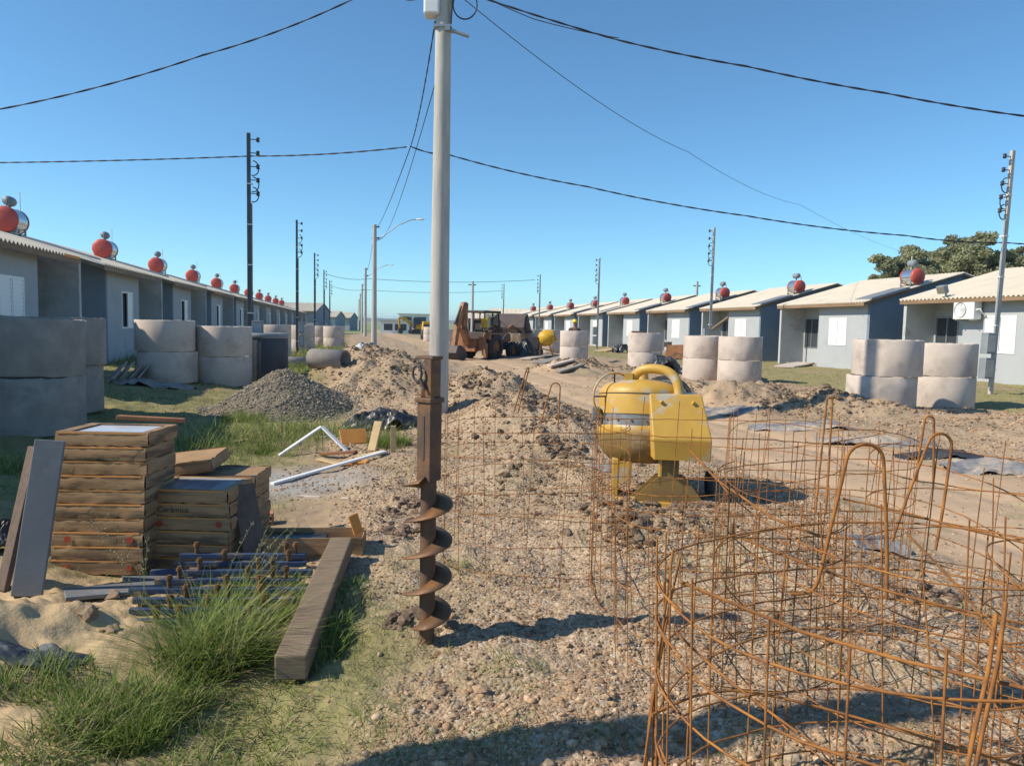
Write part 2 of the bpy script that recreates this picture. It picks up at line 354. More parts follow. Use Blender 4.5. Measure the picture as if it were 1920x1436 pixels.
# ------------------------------------------------------------------ the ground: one polar sheet round the viewpoint
def terrain():
    th = np.concatenate([np.linspace(-180, -48, 34, endpoint=False), np.linspace(-48, 48, 660, endpoint=False), np.linspace(48, 180, 34, endpoint=False)])
    rr = np.concatenate([np.exp(np.linspace(math.log(.25), math.log(1.3), 24, endpoint=False)), np.exp(np.linspace(math.log(1.3), math.log(45), 520, endpoint=False)),
                         np.exp(np.linspace(math.log(45), math.log(9000), 70))])
    T, Rr = np.meshgrid(np.radians(th), rr); X = Rr*np.sin(T); Y = Rr*np.cos(T); Z = HH(X, Y)
    t, gravel, road, grass, sand, chips, dry = zones(X, Y)
    n, k = X.shape; V = np.stack([X, Y, Z], -1).reshape(-1, 3)
    za = np.stack([grass, gravel, sand], -1).reshape(-1, 3); zb = np.stack([road, chips, dry], -1).reshape(-1, 3)
    i = np.arange(n-1)[:, None]; j = np.arange(k)[None, :]; j2 = (j+1) % k
    F = np.stack([np.broadcast_to(i*k+j, (n-1, k)), np.broadcast_to(i*k+j2, (n-1, k)), np.broadcast_to((i+1)*k+j2, (n-1, k)), np.broadcast_to((i+1)*k+j, (n-1, k))], -1)[..., ::-1]
    fr = road[:-1, :]; fY = Y[:-1, :]; fR = Rr[:-1, :]
    rd = (fr > .5) & (fR < 200) & (fY > -60); fld = (fR > 120) & ~rd
    def sub(name, mask, mat):
        f = F[mask]; u, inv = np.unique(f.ravel(), return_inverse=True)
        o = rawmesh(name, V[u], inv.reshape(-1, 4), mat, smooth=True, attrs={'zone': za[u], 'zone_b': zb[u]}); setk(o, 'structure')
    sub('road', rd, 'ground'); sub('field', fld, 'field'); sub('ground', ~rd & ~fld, 'ground')
    c = bpy.data.objects['ground']
    # far wooded hills behind the fields
    a = np.radians(np.linspace(-75, 75, 500)); d = np.linspace(2600, 6000, 12)
    A, D = np.meshgrid(a, d); s = np.sin(np.pi*np.clip((D-2600)/3400, 0, 1))
    x = D*np.sin(A); y = D*np.cos(A); hgt = 14+9*fbm(A*40, D*0, 9, 4, 3)+5*fbm(A*400, D*.01, 3, 3, 8)
    z = 6+np.clip(s*1.6, 0, 1)*(hgt+10)-2
    n2, k2 = A.shape; i = np.arange(n2-1)[:, None]; j = np.arange(k2-1)[None, :]
    F2 = np.stack([i*k2+j+0*i, i*k2+j+1, (i+1)*k2+j+1, (i+1)*k2+j], -1).reshape(-1, 4)
    setk(rawmesh('hills', np.stack([x, y, z], -1).reshape(-1, 3), F2, 'hills', smooth=True), 'structure')
terrain()

# ------------------------------------------------------------------ loose stones
def ico(sub):
    bm = bmesh.new(); bmesh.ops.create_icosphere(bm, subdivisions=sub, radius=1); bm.verts.ensure_lookup_table()
    V = np.array([v.co[:] for v in bm.verts]); F = np.array([[v.index for v in f.verts] for f in bm.faces]); bm.free(); return V, F
def rocks(P, size, col, sub=1, flat=.62, rough=.28, sink=.25):
    V0, F0 = ico(sub); n = len(P); nv = len(V0)
    var = []
    for k in range(12):
        d = 1+rough*(rng.random(nv)-.5)*1.4; var.append(V0*d[:, None])
    var = np.array(var)[rng.integers(0, 12, n)]
    sc = np.stack([.75+.6*rng.random(n), .65+.5*rng.random(n), flat*(.6+.7*rng.random(n))], -1)*size[:, None]
    v = var*sc[:, None, :]
    a = rng.random(n)*6.28; tl = (rng.random(n)-.5)*.9
    ca, sa, ct, st = np.cos(a), np.sin(a), np.cos(tl), np.sin(tl)
    y = v[..., 1]*ct[:, None]-v[..., 2]*st[:, None]; z = v[..., 1]*st[:, None]+v[..., 2]*ct[:, None]; x = v[..., 0]
    X = x*ca[:, None]-y*sa[:, None]; Y = x*sa[:, None]+y*ca[:, None]
    W = np.stack([X, Y, z], -1)+P[:, None, :]; W[..., 2] += (size*(.45-sink))[:, None]*flat
    F = (F0[None]+(np.arange(n)*nv)[:, None, None]).reshape(-1, 3)
    cc = np.repeat(col, nv, axis=0)
    return W.reshape(-1, 3), F, cc
PAL = np.array([(.38, .285, .19), (.34, .25, .165), (.28, .21, .145), (.42, .325, .225), (.31, .265, .21), (.37, .265, .165), (.47, .385, .29), (.23, .165, .11), (.33, .24, .155), (.30, .22, .15)])*np.array([1.06, .95, .86])
def scatter(n, a0, a1, r0, r1):
    a = np.radians(a0+(a1-a0)*rng.random(n)); r = np.exp(math.log(r0)+(math.log(r1)-math.log(r0))*rng.random(n))
    return r*np.sin(a), r*np.cos(a), r
def stones():
    x, y, r = scatter(120000, -26, 40, 1.5, 24)
    t, gravel, road, grass, sand, chips, dry = zones(x, y)
    pm = np.zeros_like(x)
    for cx, cy, rx, ry, h, l in MOUNDS[:7]: pm = np.maximum(pm, np.exp(-(((x-cx)/rx)**2+((y-cy)/ry)**2)*1.1)*.75)
    p = np.maximum(np.maximum(gravel*(.62+1.1*fbm(x, y, .8, 3, 71)), pm), np.maximum(.03*road, .35*chips)); p = np.maximum(p, .02)
    p *= (1-.9*grass)*(1-.8*sand)
    k = rng.random(len(x)) < p; x, y, r = x[k], y[k], r[k]
    s = np.exp(rng.normal(math.log(.006), .5, len(x))); s = np.maximum(s, r*.0017*(.7+.6*rng.random(len(x)))); s = np.minimum(s, .03)
    z = HH(x, y); col = PAL[rng.integers(0, len(PAL), len(x))]*(.85+.3*rng.random(len(x)))[:, None]
    dk = fbm(x, y, .7, 3, 90); col = np.where((dk > .28)[:, None], col*np.array([.62, .58, .55]), col)
    a = rocks(np.stack([x, y, z], -1), s, col, 1, .62, .4)
    o = rawmesh('gravel', *a[:2], 'stone', a[2], smooth=False); setk(o, 'stuff')
    # bigger cobbles and clods
    x, y, r = scatter(9000, -20, 40, 1.7, 22); t, gravel, road, grass, sand, chips, dry = zones(x, y)
    near = np.exp(-(((x-.15)/.7)**2+((y-2.75)/.3)**2))
    k = rng.random(len(x)) < gravel*(.06+.35*fbm(x, y, .9, 3, 77))+.35*near*(gravel > .2); x, y, r = x[k], y[k], r[k]
    s = np.exp(rng.normal(math.log(.012), .36, len(x)))*(1+.03*r); col = PAL[rng.integers(0, len(PAL), len(x))]*(.8+.4*rng.random(len(x)))[:, None]
    a = rocks(np.stack([x, y, HH(x, y)], -1), s, col, 2, .7, .16)
    o = rawmesh('cobbles', *a[:2], 'stone', a[2], smooth=True); setk(o, 'stuff')
    # dark soil clods on the mounds
    cx, cy, cz = [], [], []
    xs, ys = [], []
    for (mx, my, rx, ry, h, l) in MOUNDS:
        m = int((190 if my > 14.5 and mx < 0 else 420)*rx*ry) if l > .1 else 60
        xs.append(rng.normal(mx, rx*.5, m)); ys.append(rng.normal(my, ry*.5, m))
    x = np.concatenate(xs); y = np.concatenate(ys); k = fbm(x, y, .9, 3, 101) > -.02; x, y = x[k], y[k]
    s = np.minimum(.06, np.exp(rng.normal(math.log(.026), .45, len(x))))
    col = np.array([(.21, .15, .10)])*(.7+.7*rng.random(len(x)))[:, None]
    nearb = np.array([at(1160, 985)[:2], at(1180, 1000)[:2], at(770, 960)[:2], at(740, 1000)[:2], at(1750, 1130)[:2], at(1300, 950)[:2], at(1000, 800)[:2], at(1050, 850)[:2], at(780, 1170)[:2]])
    q = np.repeat(nearb, 45, 0)+rng.normal(0, .1, (len(nearb)*45, 2)); x = np.concatenate([x, q[:, 0]]); y = np.concatenate([y, q[:, 1]])
    s = np.concatenate([s, np.minimum(.04, np.exp(rng.normal(math.log(.02), .45, len(q))))]); col = np.concatenate([col, np.array([(.17, .12, .085)])*(.6+.7*rng.random(len(q)))[:, None]])
    a = rocks(np.stack([x, y, HH(x, y)], -1), s, col, 2, .75, .5)
    o = rawmesh('soil_clods', *a[:2], 'stone', a[2]); setk(o, 'stuff')
stones()

# ------------------------------------------------------------------ grass
GREEN = np.array([(.17, .245, .045), (.215, .285, .055), (.13, .205, .035), (.26, .31, .08), (.20, .25, .07)])
STRAW = np.array([(.40, .34, .17), (.33, .29, .13), (.46, .39, .22)])
def blades(x, y, z, L, wd, col, lean=.5, segs=3, curl=.7):
    n = len(x); a = rng.random(n)*6.28; ln = lean*(.3+rng.random(n)); dx, dy = np.cos(a), np.sin(a)
    pa = a+1.57+.5*(rng.random(n)-.5); wx, wy = np.cos(pa), np.sin(pa)
    rows = []
    for s in range(segs+1):
        f = s/segs; w0 = wd*(1-f**1.5)+wd*.06; off = L*(ln*f+curl*ln*f*f); up = L*(f-.35*ln*f*f)
        for sg in (-1, 1): rows.append(np.stack([x+dx*off+wx*w0*sg*.5, y+dy*off+wy*w0*sg*.5, z+up-.01], -1))
    V = np.stack(rows, 1).reshape(-1, 3); m = 2*(segs+1)
    q = np.array([[2*s, 2*s+1, 2*s+3, 2*s+2] for s in range(segs)]); F = (q[None]+(np.arange(n)*m)[:, None, None]).reshape(-1, 4)
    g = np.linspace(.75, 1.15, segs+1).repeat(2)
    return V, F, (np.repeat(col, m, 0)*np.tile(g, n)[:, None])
def blade_obj(name, x, y, L, wd, col, mat='leaf', **kw):
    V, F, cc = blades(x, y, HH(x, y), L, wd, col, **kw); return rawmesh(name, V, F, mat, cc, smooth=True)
def gcol(n, straw): 
    c = GREEN[rng.integers(0, 5, n)]; s = STRAW[rng.integers(0, 3, n)]; k = rng.random(n) < straw
    return np.where(k[:, None], s, c)*(.75+.5*rng.random(n))[:, None]
def grass():
    x, y, r = scatter(270000, -48, 40, 1.5, 60)
    t, gravel, road, g, sand, chips, dry = zones(x, y)
    tall = np.clip(np.exp(-(((x+3.4)/1.0)**2+((y-9.2)/1.1)**2)*1.2)+np.exp(-(((x+2.6)/1.2)**2+((y-10.4)/.9)**2)*1.2)+ss(19, 23, y)*(t < -.5)*.9+.35*np.exp(-(((x+.9)/.3)**2+((y-7.6)/.5)**2)), 0, 1)*(t < 1)
    p = np.clip(g*(.5+1.1*fbm(x, y, .6, 3, 61))*(1-.55*dry)+.8*tall*(1-chips), 0, 1); k = rng.random(len(x)) < p
    x, y, r, tall, dry = x[k], y[k], r[k], tall[k], dry[k]; n = len(x)
    L = (.028+.05*rng.random(n)**2)*(1+4.2*tall)*(1+.012*r)*(1-.45*dry); wd = np.maximum(.0035, r*.0008)
    blade_obj('grass', x, y, L, wd, gcol(n, np.clip(.12+.65*dry, 0, 1)), lean=.7); setk(bpy.data.objects['grass'], 'stuff')
    # sprouts in the gravel
    pts = [at(930, 1250), at(990, 1275), at(860, 1065), at(1150, 1390), at(880, 1400), at(720, 1330), at(940, 1390), at(690, 1390), at(760, 1430), at(1390, 1420)]
    X = []; Yy = []
    for p in pts: X.append(rng.normal(p.x, .07, 130)); Yy.append(rng.normal(p.y, .07, 130))
    x = np.concatenate(X); y = np.concatenate(Yy); n = len(x); o = blade_obj('grass_sprouts', x, y, .02+.07*rng.random(n)**2, np.full(n, .0035), gcol(n, .25), lean=.8); setk(o, 'stuff')
grass()
def clump(px, py, rad, n, L, label, straw=.12, lean=.75, sy=1.0, wd=.0056):
    p = at(px, py); rr = np.sqrt(rng.random(n))*rad; a = rng.random(n)*6.28; x = p.x+rr*np.cos(a); y = p.y+rr*np.sin(a)*sy
    o = blade_obj('weed_clump', x, y, L*(.35+.8*rng.random(n))*(1-.45*rr/rad), np.full(n, wd)*(.7+.6*rng.random(n)), gcol(n, straw), lean=lean, segs=4); tag(o, label, 'weeds', 'weed clumps in the left foreground'); return o
clump(400, 1250, .24, 1300, .46, 'largest bushy clump of green grass weeds beside the timber beam', .16)
clump(215, 1345, .22, 1100, .22, 'yellowish green weed clump on the sand at lower left', .3)
clump(262, 1392, .11, 700, .20, 'small dense bright green tuft below the yellowish weed clump', .05, .5)
clump(110, 1400, .2, 450, .16, 'pale yellowish grass spreading at the lower left corner', .35, .9)
clump(430, 1385, .35, 900, .09, 'low mixed grass below the largest weed clump', .3, .9)
clump(310, 1330, .16, 450, .22, 'green tuft filling the gap between the two big weed clumps', .12, .7)
clump(640, 1120, .16, 500, .10, 'short grass beside the far end of the timber beam', .1, .7, 2)
clump(90, 1290, .20, 500, .16, 'thin grass growing over the blue plastic sheet at left edge', .1, .5)
clump(470, 1150, .32, 1500, .24, 'low weeds growing through the blue slatted rack', .15, .9)
clump(610, 1215, .12, 500, .15, 'tuft of grass in the shade along the right side of the timber beam', .05, .6, 2.2)
clump(20, 880, .45, 1200, .20, 'sunlit grass patch behind the leaning slabs at left edge', .3, .6)
clump(730, 835, .28, 900, .26, 'bright green grass tuft under the black plastic sheet', .03, .4)
clump(460, 790, .38, 900, .30, 'tall grass tuft at the foot of the grey gravel pile', .1, .5)
clump(410, 850, .14, 300, .17, 'small grass tuft on the pale chippings', .15, .6)
clump(495, 850, .12, 300, .17, 'lone grass tuft left of the white bent strip', .1, .6)
def stalks(px, py, n, L, lx, ly, label):
    p = at(px, py); t = thing('seeding_grass', label, 'weeds', p)
    st = MB(); V, F, cc = [], [], []
    sd = MB()
    for i in range(n):
        b = Vector((rng.normal(0, .04), rng.normal(0, .04), 0)); l = L*(.6+.5*rng.random()); d = Vector((lx+rng.normal(0, .18), ly+rng.normal(0, .15), 1)).normalized()
        pts = [b+d*l*f+Vector((lx, ly, -.3))*l*.25*f*f for f in np.linspace(0, 1, 7)]
        st.tube(pts, [.0016*(1-.6*f) for f in np.linspace(0, 1, 7)], 4)
        for k in range(26):
            f = .5+.5*rng.random(); q = pts[int(f*5.99)].lerp(pts[min(6, int(f*5.99)+1)], (f*5.99) % 1)+Vector(rng.normal(0, .006, 3))
            e = q+Vector(rng.normal(0, 1, 3)).normalized()*.012+Vector((0, 0, .008)); s = Vector((.0025, .001, 0)); sd.add([q-s, q+s, e], [(0, 1, 2)])
    st.build('stem', MAT['stalk'], t); setk(sd.build('seed_head', MAT['seed'], t), 'stuff')
MAT['stalk'] = M('grass_stalk', (.30, .31, .11), None, 5, .7); MAT['seed'] = M('grass_seed', (.42, .38, .2), None, 5, .8)
stalks(262, 1150, 6, .62, -.22, 0, 'tall thin seeding grass stalks in front of the cardboard boxes')
stalks(440, 1130, 9, .50, .45, .05, 'spray of seeding grass leaning right beside the brown board')

# ------------------------------------------------------------------ houses in two rows
HL = 6.05; PER = 8.0; ZE = 2.62; TAN = .287; DEP = 8.9
def zr(d): return ZE+TAN*min(d, DEP-d)
def corr_roof(sg, L, ov=0.0):
    """one corrugated sheet per slope, ridge along the street, real waves"""
    n = 200; a = np.linspace(-.02-ov, L+.02, n); wv = .03*np.sin(a/.177*2*math.pi)
    V = []; F = []
    for (d0, z0, d1, z1) in ((-.0, ZE+.07, DEP/2, ZE+.07+TAN*DEP/2), (DEP/2, ZE+.07+TAN*DEP/2, DEP, ZE+.07)):
        o = len(V)
        for (d, z) in ((d0, z0), (d1, z1)):
            for th in (0, -.02):
                V += [(sg*d, y, z+q+th) for y, q in zip(a, wv)]
        for i in range(n-1):
            F += [(o+i, o+i+1, o+2*n+i+1, o+2*n+i), (o+n+i, o+n+i+1, o+3*n+i+1, o+3*n+i), (o+i, o+i+1, o+n+i+1, o+n+i)]
        F += [(o, o+n, o+3*n, o+2*n), (o+n-1, o+2*n-1, o+4*n-1, o+3*n-1)]
    return V, F
def shutter_mesh(sg, y0, y1, z0, z1, d):
    m = MB(); n = 22
    def bx(a, b, c, e, f, g): m.box(min(sg*a, sg*b), max(sg*a, sg*b), c, e, f, g)
    bx(d-.035, d, y0, y0+.045, z0, z1); bx(d-.035, d, y1-.045, y1, z0, z1); bx(d-.035, d, y0+.045, y1-.045, z0, z0+.05); bx(d-.035, d, y0+.045, y1-.045, z1-.05, z1)
    for i in range(n):
        z = z0+.05+(z1-z0-.1)*i/n; bx(d-.03+.012*(i % 2), d-.004, y0+.045, y1-.045, z, z+(z1-z0-.1)/n)
    return m
def make_house(sg, label, group, L=HL, big=False, openw=False, RM=3.4, ov=0.0, y0=.28, cut=0.0):
    h = thing('house', label, 'house', (0, 0, 0), ROT, group)
    def bx(m, d0, d1, y0, y1, z0, z1): return m.box(min(sg*d0, sg*d1), max(sg*d0, sg*d1), y0, y1, z0, z1)
    w = MB(); yr = RM; ye = L-.12; dp = 1.3
    wa, wb = yr-1.9, yr-.75                                   # window span in the room front
    if big: wa, wb = 1.5, 2.65
    z0, z1 = (.98, 2.08) if not big else (.95, 2.1)
    bx(w, .42, .56, y0, wa, -.4, ZE+.05); bx(w, .42, .56, wb, yr, -.4, ZE+.05); bx(w, .42, .56, wa, wb, -.4, z0); bx(w, .42, .56, wa, wb, z1, ZE+.05)
    bx(w, .56, dp, yr-.14, yr, -.4, ZE+.12)                  # room side towards the porch
    pa, pb = max(yr+.08, ye-1.25), ye-.22
    bx(w, dp, dp+.14, yr-.0, pa, -.4, zr(dp)-.05); bx(w, dp, dp+.14, pb, ye-.14, -.4, zr(dp)-.05)
    bx(w, dp, dp+.14, pa, pb, -.4, .75); bx(w, dp, dp+.14, pa, pb, 2.1, zr(dp)-.05)
    w.build('wall', 'plaster', h)
    m = MB(); bx(m, DEP-.56, DEP-.42, y0, ye, -.4, ZE+.05); m.build('back_wall', 'plaster', h)
    def gab(nm, a, b, da, mt):
        m = MB(); m.prism([(sg*da, -.4), (sg*(DEP-.42), -.4), (sg*(DEP-.42), zr(DEP-.42)-.02), (sg*DEP/2, zr(DEP/2)-.02), (sg*da, zr(da)-.02)], 'y', a, b)
        return m.build(nm, mt, h)
    gab('gable_wall', y0-.14, y0, .42, 'plaster_blue')
    gab('porch_side_wall', ye-.14, ye, .1, 'plaster_side')
    m = MB(); bx(m, .45, dp, yr, ye, -.3, .06); m.build('porch_floor', 'concrete_old_shaded', h)
    V, F = corr_roof(sg, L-cut, ov); m = MB(); m.add(V, F, False); m.build('roof', 'roof', h)
    m = MB(); bx(m, .015, .04, -ov, L-cut, ZE-.09, ZE+.035); m.build('fascia', 'wood', h)
    m = MB(); m.prism([(sg*.05, ZE-.06), (sg*DEP/2, zr(DEP/2)-.06), (sg*(DEP-.05), ZE-.06), (sg*(DEP-.05), ZE+.03), (sg*DEP/2, zr(DEP/2)+.03), (sg*.05, ZE+.03)], 'y', -ov, .03-ov); m.build('bargeboard', 'wood', h)
    # window with louvred shutters
    f = MB(); t = .05
    for q in ((wa, wb, z0-.03, z0+t-.03), (wa, wb, z1-t, z1), (wa, wa+t, z0+t-.03, z1-t), (wb-t, wb, z0+t-.03, z1-t)): bx(f, .40, .50, *q)
    win = f.build('window', 'white', h)
    if openw:
        mid = (wa+wb)/2
        g = MB(); bx(g, .47, .48, wa+t, mid, z0+.02, z1-t); g.build('pane', 'glass', win)
        shutter_mesh(sg, mid, wb-.02, z0, z1-.01, .425).build('shutter', 'shutter', win)
    else:
        mid = (wa+wb)/2
        shutter_mesh(sg, wa+.01, mid-.012, z0+.01, z1-.01, .43).build('shutter', 'shutter', win); shutter_mesh(sg, mid+.012, wb-.01, z0+.01, z1-.01, .43).build('shutter', 'shutter', win)
    f = MB(); t = .045; pz0, pz1 = .75, 2.1
    for q in ((pa, pb, pz0, pz0+t), (pa, pb, pz1-t, pz1), (pa, pa+t, pz0+t, pz1-t), (pb-t, pb, pz0+t, pz1-t), ((pa+pb)/2-.02, (pa+pb)/2+.02, pz0+t, pz1-t)): bx(f, dp-.02, dp+.06, *q)
    pw = f.build('porch_window', 'grey_metal', h)
    g = MB(); bx(g, dp+.03, dp+.04, pa+t, pb-t, pz0+t, pz1-t); g.build('pane', 'glass', pw)
    d = MB(); d.box(min(sg*.6, sg*1.25), max(sg*.6, sg*1.25), yr, yr+.03, .06, 2.1); dr = d.build('door', 'white', h); d = MB(); bx(d, .66, .72, yr+.03, yr+.075, 1.0, 1.04); d.build('handle', 'grey_metal', dr)
    c = MB(); c.tube([(sg*.22, ye+.02, -.3), (sg*.22, ye+.02, 1.5), (sg*.18, ye+.02, 1.62), (sg*.18, ye+.02, ZE)], .05, 10); c.build('downpipe', 'white', h)
    return h
def make_heater(sg, label, group, r=.345, L=.78):
    t = thing('solar_water_heater', label, 'water heater', (0, 0, 0), ROT, group)
    rot = Matrix.Rotation(R(-90), 4, 'X')                     # lathe axis along the street, z -> y
    T = Matrix.Translation((0, -L/2, .42)) @ rot
    m = MB(); m.lathe([(r, .05), (r, L-.05)], 36, T); m.build('tank', 'steel', t)
    for a, b in ((0, 1), (L, -1)):
        e = MB(); e.lathe([(0.001, a-b*.055), (r*.6, a-b*.045), (r*.93, a-b*.01), (r*1.03, a+b*.02), (r*1.03, a+b*.08)], 36, T); e.build('end_cap', 'red', t)
    m = MB(); m.lathe([(.001, -.19), (.12, -.17), (.135, -.1), (.135, .12), (.12, .18), (.001, .2)], 20, Matrix.Translation((0, .02, .95)) @ rot); m.build('expansion_tank', 'meter', t)
    m = MB(); m.tube([(0, .02, .74), (0, .02, .83)], .035, 10); m.build('pipe_joint', 'dark_metal', t); m = MB(); m.tube([(.06, -.3, .7), (.06, -.3, .86), (.02, -.18, .95)], .014, 6); m.build('bent_pipe', 'dark_metal', t)
    m = MB(); m.tube([(.16, .28, .6), (.16, .28, 1.25)], .014, 6); m.build('vent_pipe', 'white', t)
    for y in (-.27, .27):
        m = MB(); m.box(-.3, -.26, y-.02, y+.02, -.14, .3); m.box(.26, .3, y-.02, y+.02, .0, .3); m.box(-.3, .3, y-.02, y+.02, .03, .08); m.build('stand', 'grey_metal', t)
    # collector lies on the slope below the tank
    ang = math.atan(TAN); P = Matrix.Translation((-sg*.45, 0, .03-TAN*.45)) @ Matrix.Rotation(-sg*ang if True else 0, 4, 'Y')
    m = MB(); a, b = (-1.75, .0) if sg > 0 else (.0, 1.75)
    m.box(a, b, -.48, .48, .02, .09, P); cp = m.build('collector_panel', 'grey_metal', t)
    m = MB(); m.box(a+.04, b-.04, -.44, .44, .09, .096, P); m.build('pane', 'collector', cp)
    return t
RX0 = 19.7; LX0 = -6.6; RY = 21.2; LY = 20.5; DY = PER*UDIR.y
def hpos(X0, Y, z): return Vector((X0+SL*Y, Y, z))
GR = 'grey houses of the right hand row'; GL = 'grey houses of the left hand row'
GHR = 'solar water heaters on the right hand roofs'; GHL = 'solar water heaters on the left hand roofs'
hr0 = make_house(1, 'nearest grey house of the right row, with white air conditioner and floodlight', GR, big=True, RM=3.55)
hr0.location = hpos(RX0, RY, .12)
hr1 = make_house(1, 'second house of the right row, between the nearest one and a house with open gap', GR)
hr1['label'] = 'second grey house from the right edge, its red heater in front of the tree'
hr1.location = hpos(RX0, RY+DY, .12)
NR = 10
for k in range(2, NR):
    o = dup(hr1, 'grey house, %s from the right edge in the right hand row' % ORD[k]); o.location = hpos(RX0, RY+DY*k, .12)
o = dup(hr1, 'house next to the camera on the right, out at the edge'); o.location = hpos(RX0, RY-DY, .12); o['label'] = 'grey house before the one with air conditioner, cut off by right edge'
hh = make_heater(1, 'large red capped water heater in front of the tree crown', GHR, .30, .7)
def heater_at(o, X0, Y, z, k): o.location = hpos(X0, Y, z)
d0 = 2.4; hzr = .12+ZE+.07+TAN*d0-.06
hh.location = hpos(RX0+d0*1.02, RY+DY+.85, hzr)
for k in range(2, NR):
    o = dup(hh, 'red capped water heater on the %s roof from the right edge' % ORD[k]); o.location = hpos(RX0+d0*1.02, RY+DY*k+.85+rng.normal(0, .12), hzr)
hl0 = make_house(-1, 'grey house at left edge, orange stain on its eave and white louvred shutter', GL, openw=False, L=6.05, RM=4.2, ov=.55, y0=1.0, cut=.45)
LZ = .30
hl0.location = hpos(LX0, LY-DY, LZ)
hl1 = make_house(-1, 'second grey house from the left edge, half open white shutter', GL, openw=True, L=6.05, RM=4.2, ov=.55, y0=1.0, cut=.45)
hl1.location = hpos(LX0, LY, LZ)
NLH = 11
for k in range(1, NLH):
    o = dup(hl1, 'grey house, %s from the left edge in the left hand row' % ORD[min(11, k+1)]); o.location = hpos(LX0, LY+DY*k, LZ-.01*k)
o = dup(hl0, 'grey house beside the camera, beyond the left edge'); o.location = hpos(LX0+1.2, LY-2*DY, LZ)
o['label'] = 'grey house nearest the camera on the left, beyond the frame edge'
hlh = make_heater(-1, 'largest red capped water heater, at the left edge of the photo', GHL); dl = 2.85; hzl = LZ+ZE+.07+TAN*dl-.05
hlh.location = hpos(LX0-dl*1.02, LY+.35, hzl)
for k in range(0, NLH-1):
    o = dup(hlh, 'red capped water heater on the %s roof from the left edge' % ORD[min(11, k+1)]); o.location = hpos(LX0-dl*1.02, LY+DY*(k+1)+.35+rng.normal(0, .12), hzl-.01*k)
# orange stain of sealing foam on the first left eave is a part
m = MB(); m.box(-.02, .006, 4.6, 5.55, ZE+.02, ZE+.085); m.build('eave_tile', 'orange_wood', hl0)
# far cross street houses, their roof slopes facing us
for i, (px, Y, rz, lb) in enumerate([(958, 100, -90, 'pale roofed house behind the backhoe, its roof slope facing us'), (910, 118, -90, 'pale roofed house half hidden behind the backhoe cab'),
                                    (553, 106, -90, 'pale roofed house at the far end of the left row, behind thin dark post'), (602, 150, -90, 'pale roofed far house above the concrete rings, roof slope facing us'), (631, 165, -90, 'farthest pale roofed house right of the left row')]):
    o = dup(hr1, lb, 'far houses across the end of the street'); p = far(px, 640, Y); o.location = (p.x+3, Y, .1 if i != 2 else .5); o.rotation_euler.z = R(rz)+R(180)
    o.rotation_euler.z = R(90)
# low unfinished white building and block far down the street
def plain_building(px, Y, L, D, Hh, label, roofm='concrete'):
    p = far(px, 625, Y); t = thing('unfinished_building', label, 'building', (p.x, Y, hz(p.x, Y)), R(8))
    m = MB(); m.box(0, L, 0, .2, 0, .5); m.box(0, L*.12, 0, .2, .5, Hh); m.box(L*.42, L*.5, 0, .2, .5, Hh); m.box(L*.9, L, 0, .2, .5, Hh); m.box(L*.12, L*.42, 0, .2, Hh-.45, Hh); m.box(L*.5, L*.9, 0, .2, Hh-.45, Hh)
    m.box(0, .2, .2, D, 0, Hh); m.box(L-.2, L, .2, D, 0, Hh); m.box(.2, L-.2, D-.2, D, 0, Hh); m.build('wall', 'white', t)
    m = MB(); m.box(-.3, L+.3, -.3, D+.3, Hh, Hh+.18); m.build('roof', roofm, t)
    m = MB(); m.box(L*.12, L*.42, .12, .15, .5, Hh-.45); m.build('window', 'glass', t); m = MB(); m.box(L*.5, L*.9, .12, .15, .5, Hh-.45); m.build('window', 'glass', t)
plain_building(713, 130, 5.0, 5, 2.1, 'low white unfinished building with dark openings left of the yellow excavator')
plain_building(748, 150, 6.0, 6, 3.6, 'taller white block behind the yellow excavator', 'roof')

# air conditioner and floodlight on the nearest right house
def local(h, d, a, z): return h.matrix_basis @ Vector((d, a, z))
t = thing('air_conditioner', 'white air conditioner unit under the eave of the nearest right house', 'air conditioner', local(hr0, .02, 3.15, 1.98), ROT)
m = MB(); m.box(-.0, .3, -.42, .42, 0, .6); m.build('case', 'white', t, .02)
m = MB(); m.lathe([(.24, -.012), (.25, .0), (.24, .012)], 28, Matrix.Translation((-.012, .12, .3)) @ Matrix.Rotation(R(90), 4, 'Y'))
for k in range(6): m.lathe([(.04*k+.02, -.004), (.04*k+.025, .004)], 24, Matrix.Translation((-.012, .12, .3)) @ Matrix.Rotation(R(90), 4, 'Y'))
m.build('fan_grille', 'grey_metal', t)
m = MB(); m.box(.3, .34, -.3, -.26, -.1, .1); m.box(0, .42, -.3, -.26, -.04, 0); m.box(.0, .42, .26, .3, -.04, 0); m.build('bracket', 'grey_metal', t)
m = MB(); m.tube([(.1, -.42, .3), (.1, -.55, .33), (.2, -.55, .2), (.35, -.5, .15)], .025, 8); m.build('hose', 'white', t)
t = thing('floodlight', 'small floodlight standing on the eave of the nearest right house', 'floodlight', local(hr0, .1, 4.0, ZE+.1), ROT)
m = MB(); m.box(-.03, .03, -.02, .02, 0, .18); m.build('bracket', 'grey_metal', t)
m = MB(); m.box(-.16, .02, -.17, .17, .16, .42, Matrix.Rotation(R(-18), 4, 'Y')); m.build('case', 'meter', t, .015)
m = MB(); m.box(-.168, -.161, -.14, .14, .19, .39, Matrix.Rotation(R(-18), 4, 'Y')); m.build('pane', 'steel', t)

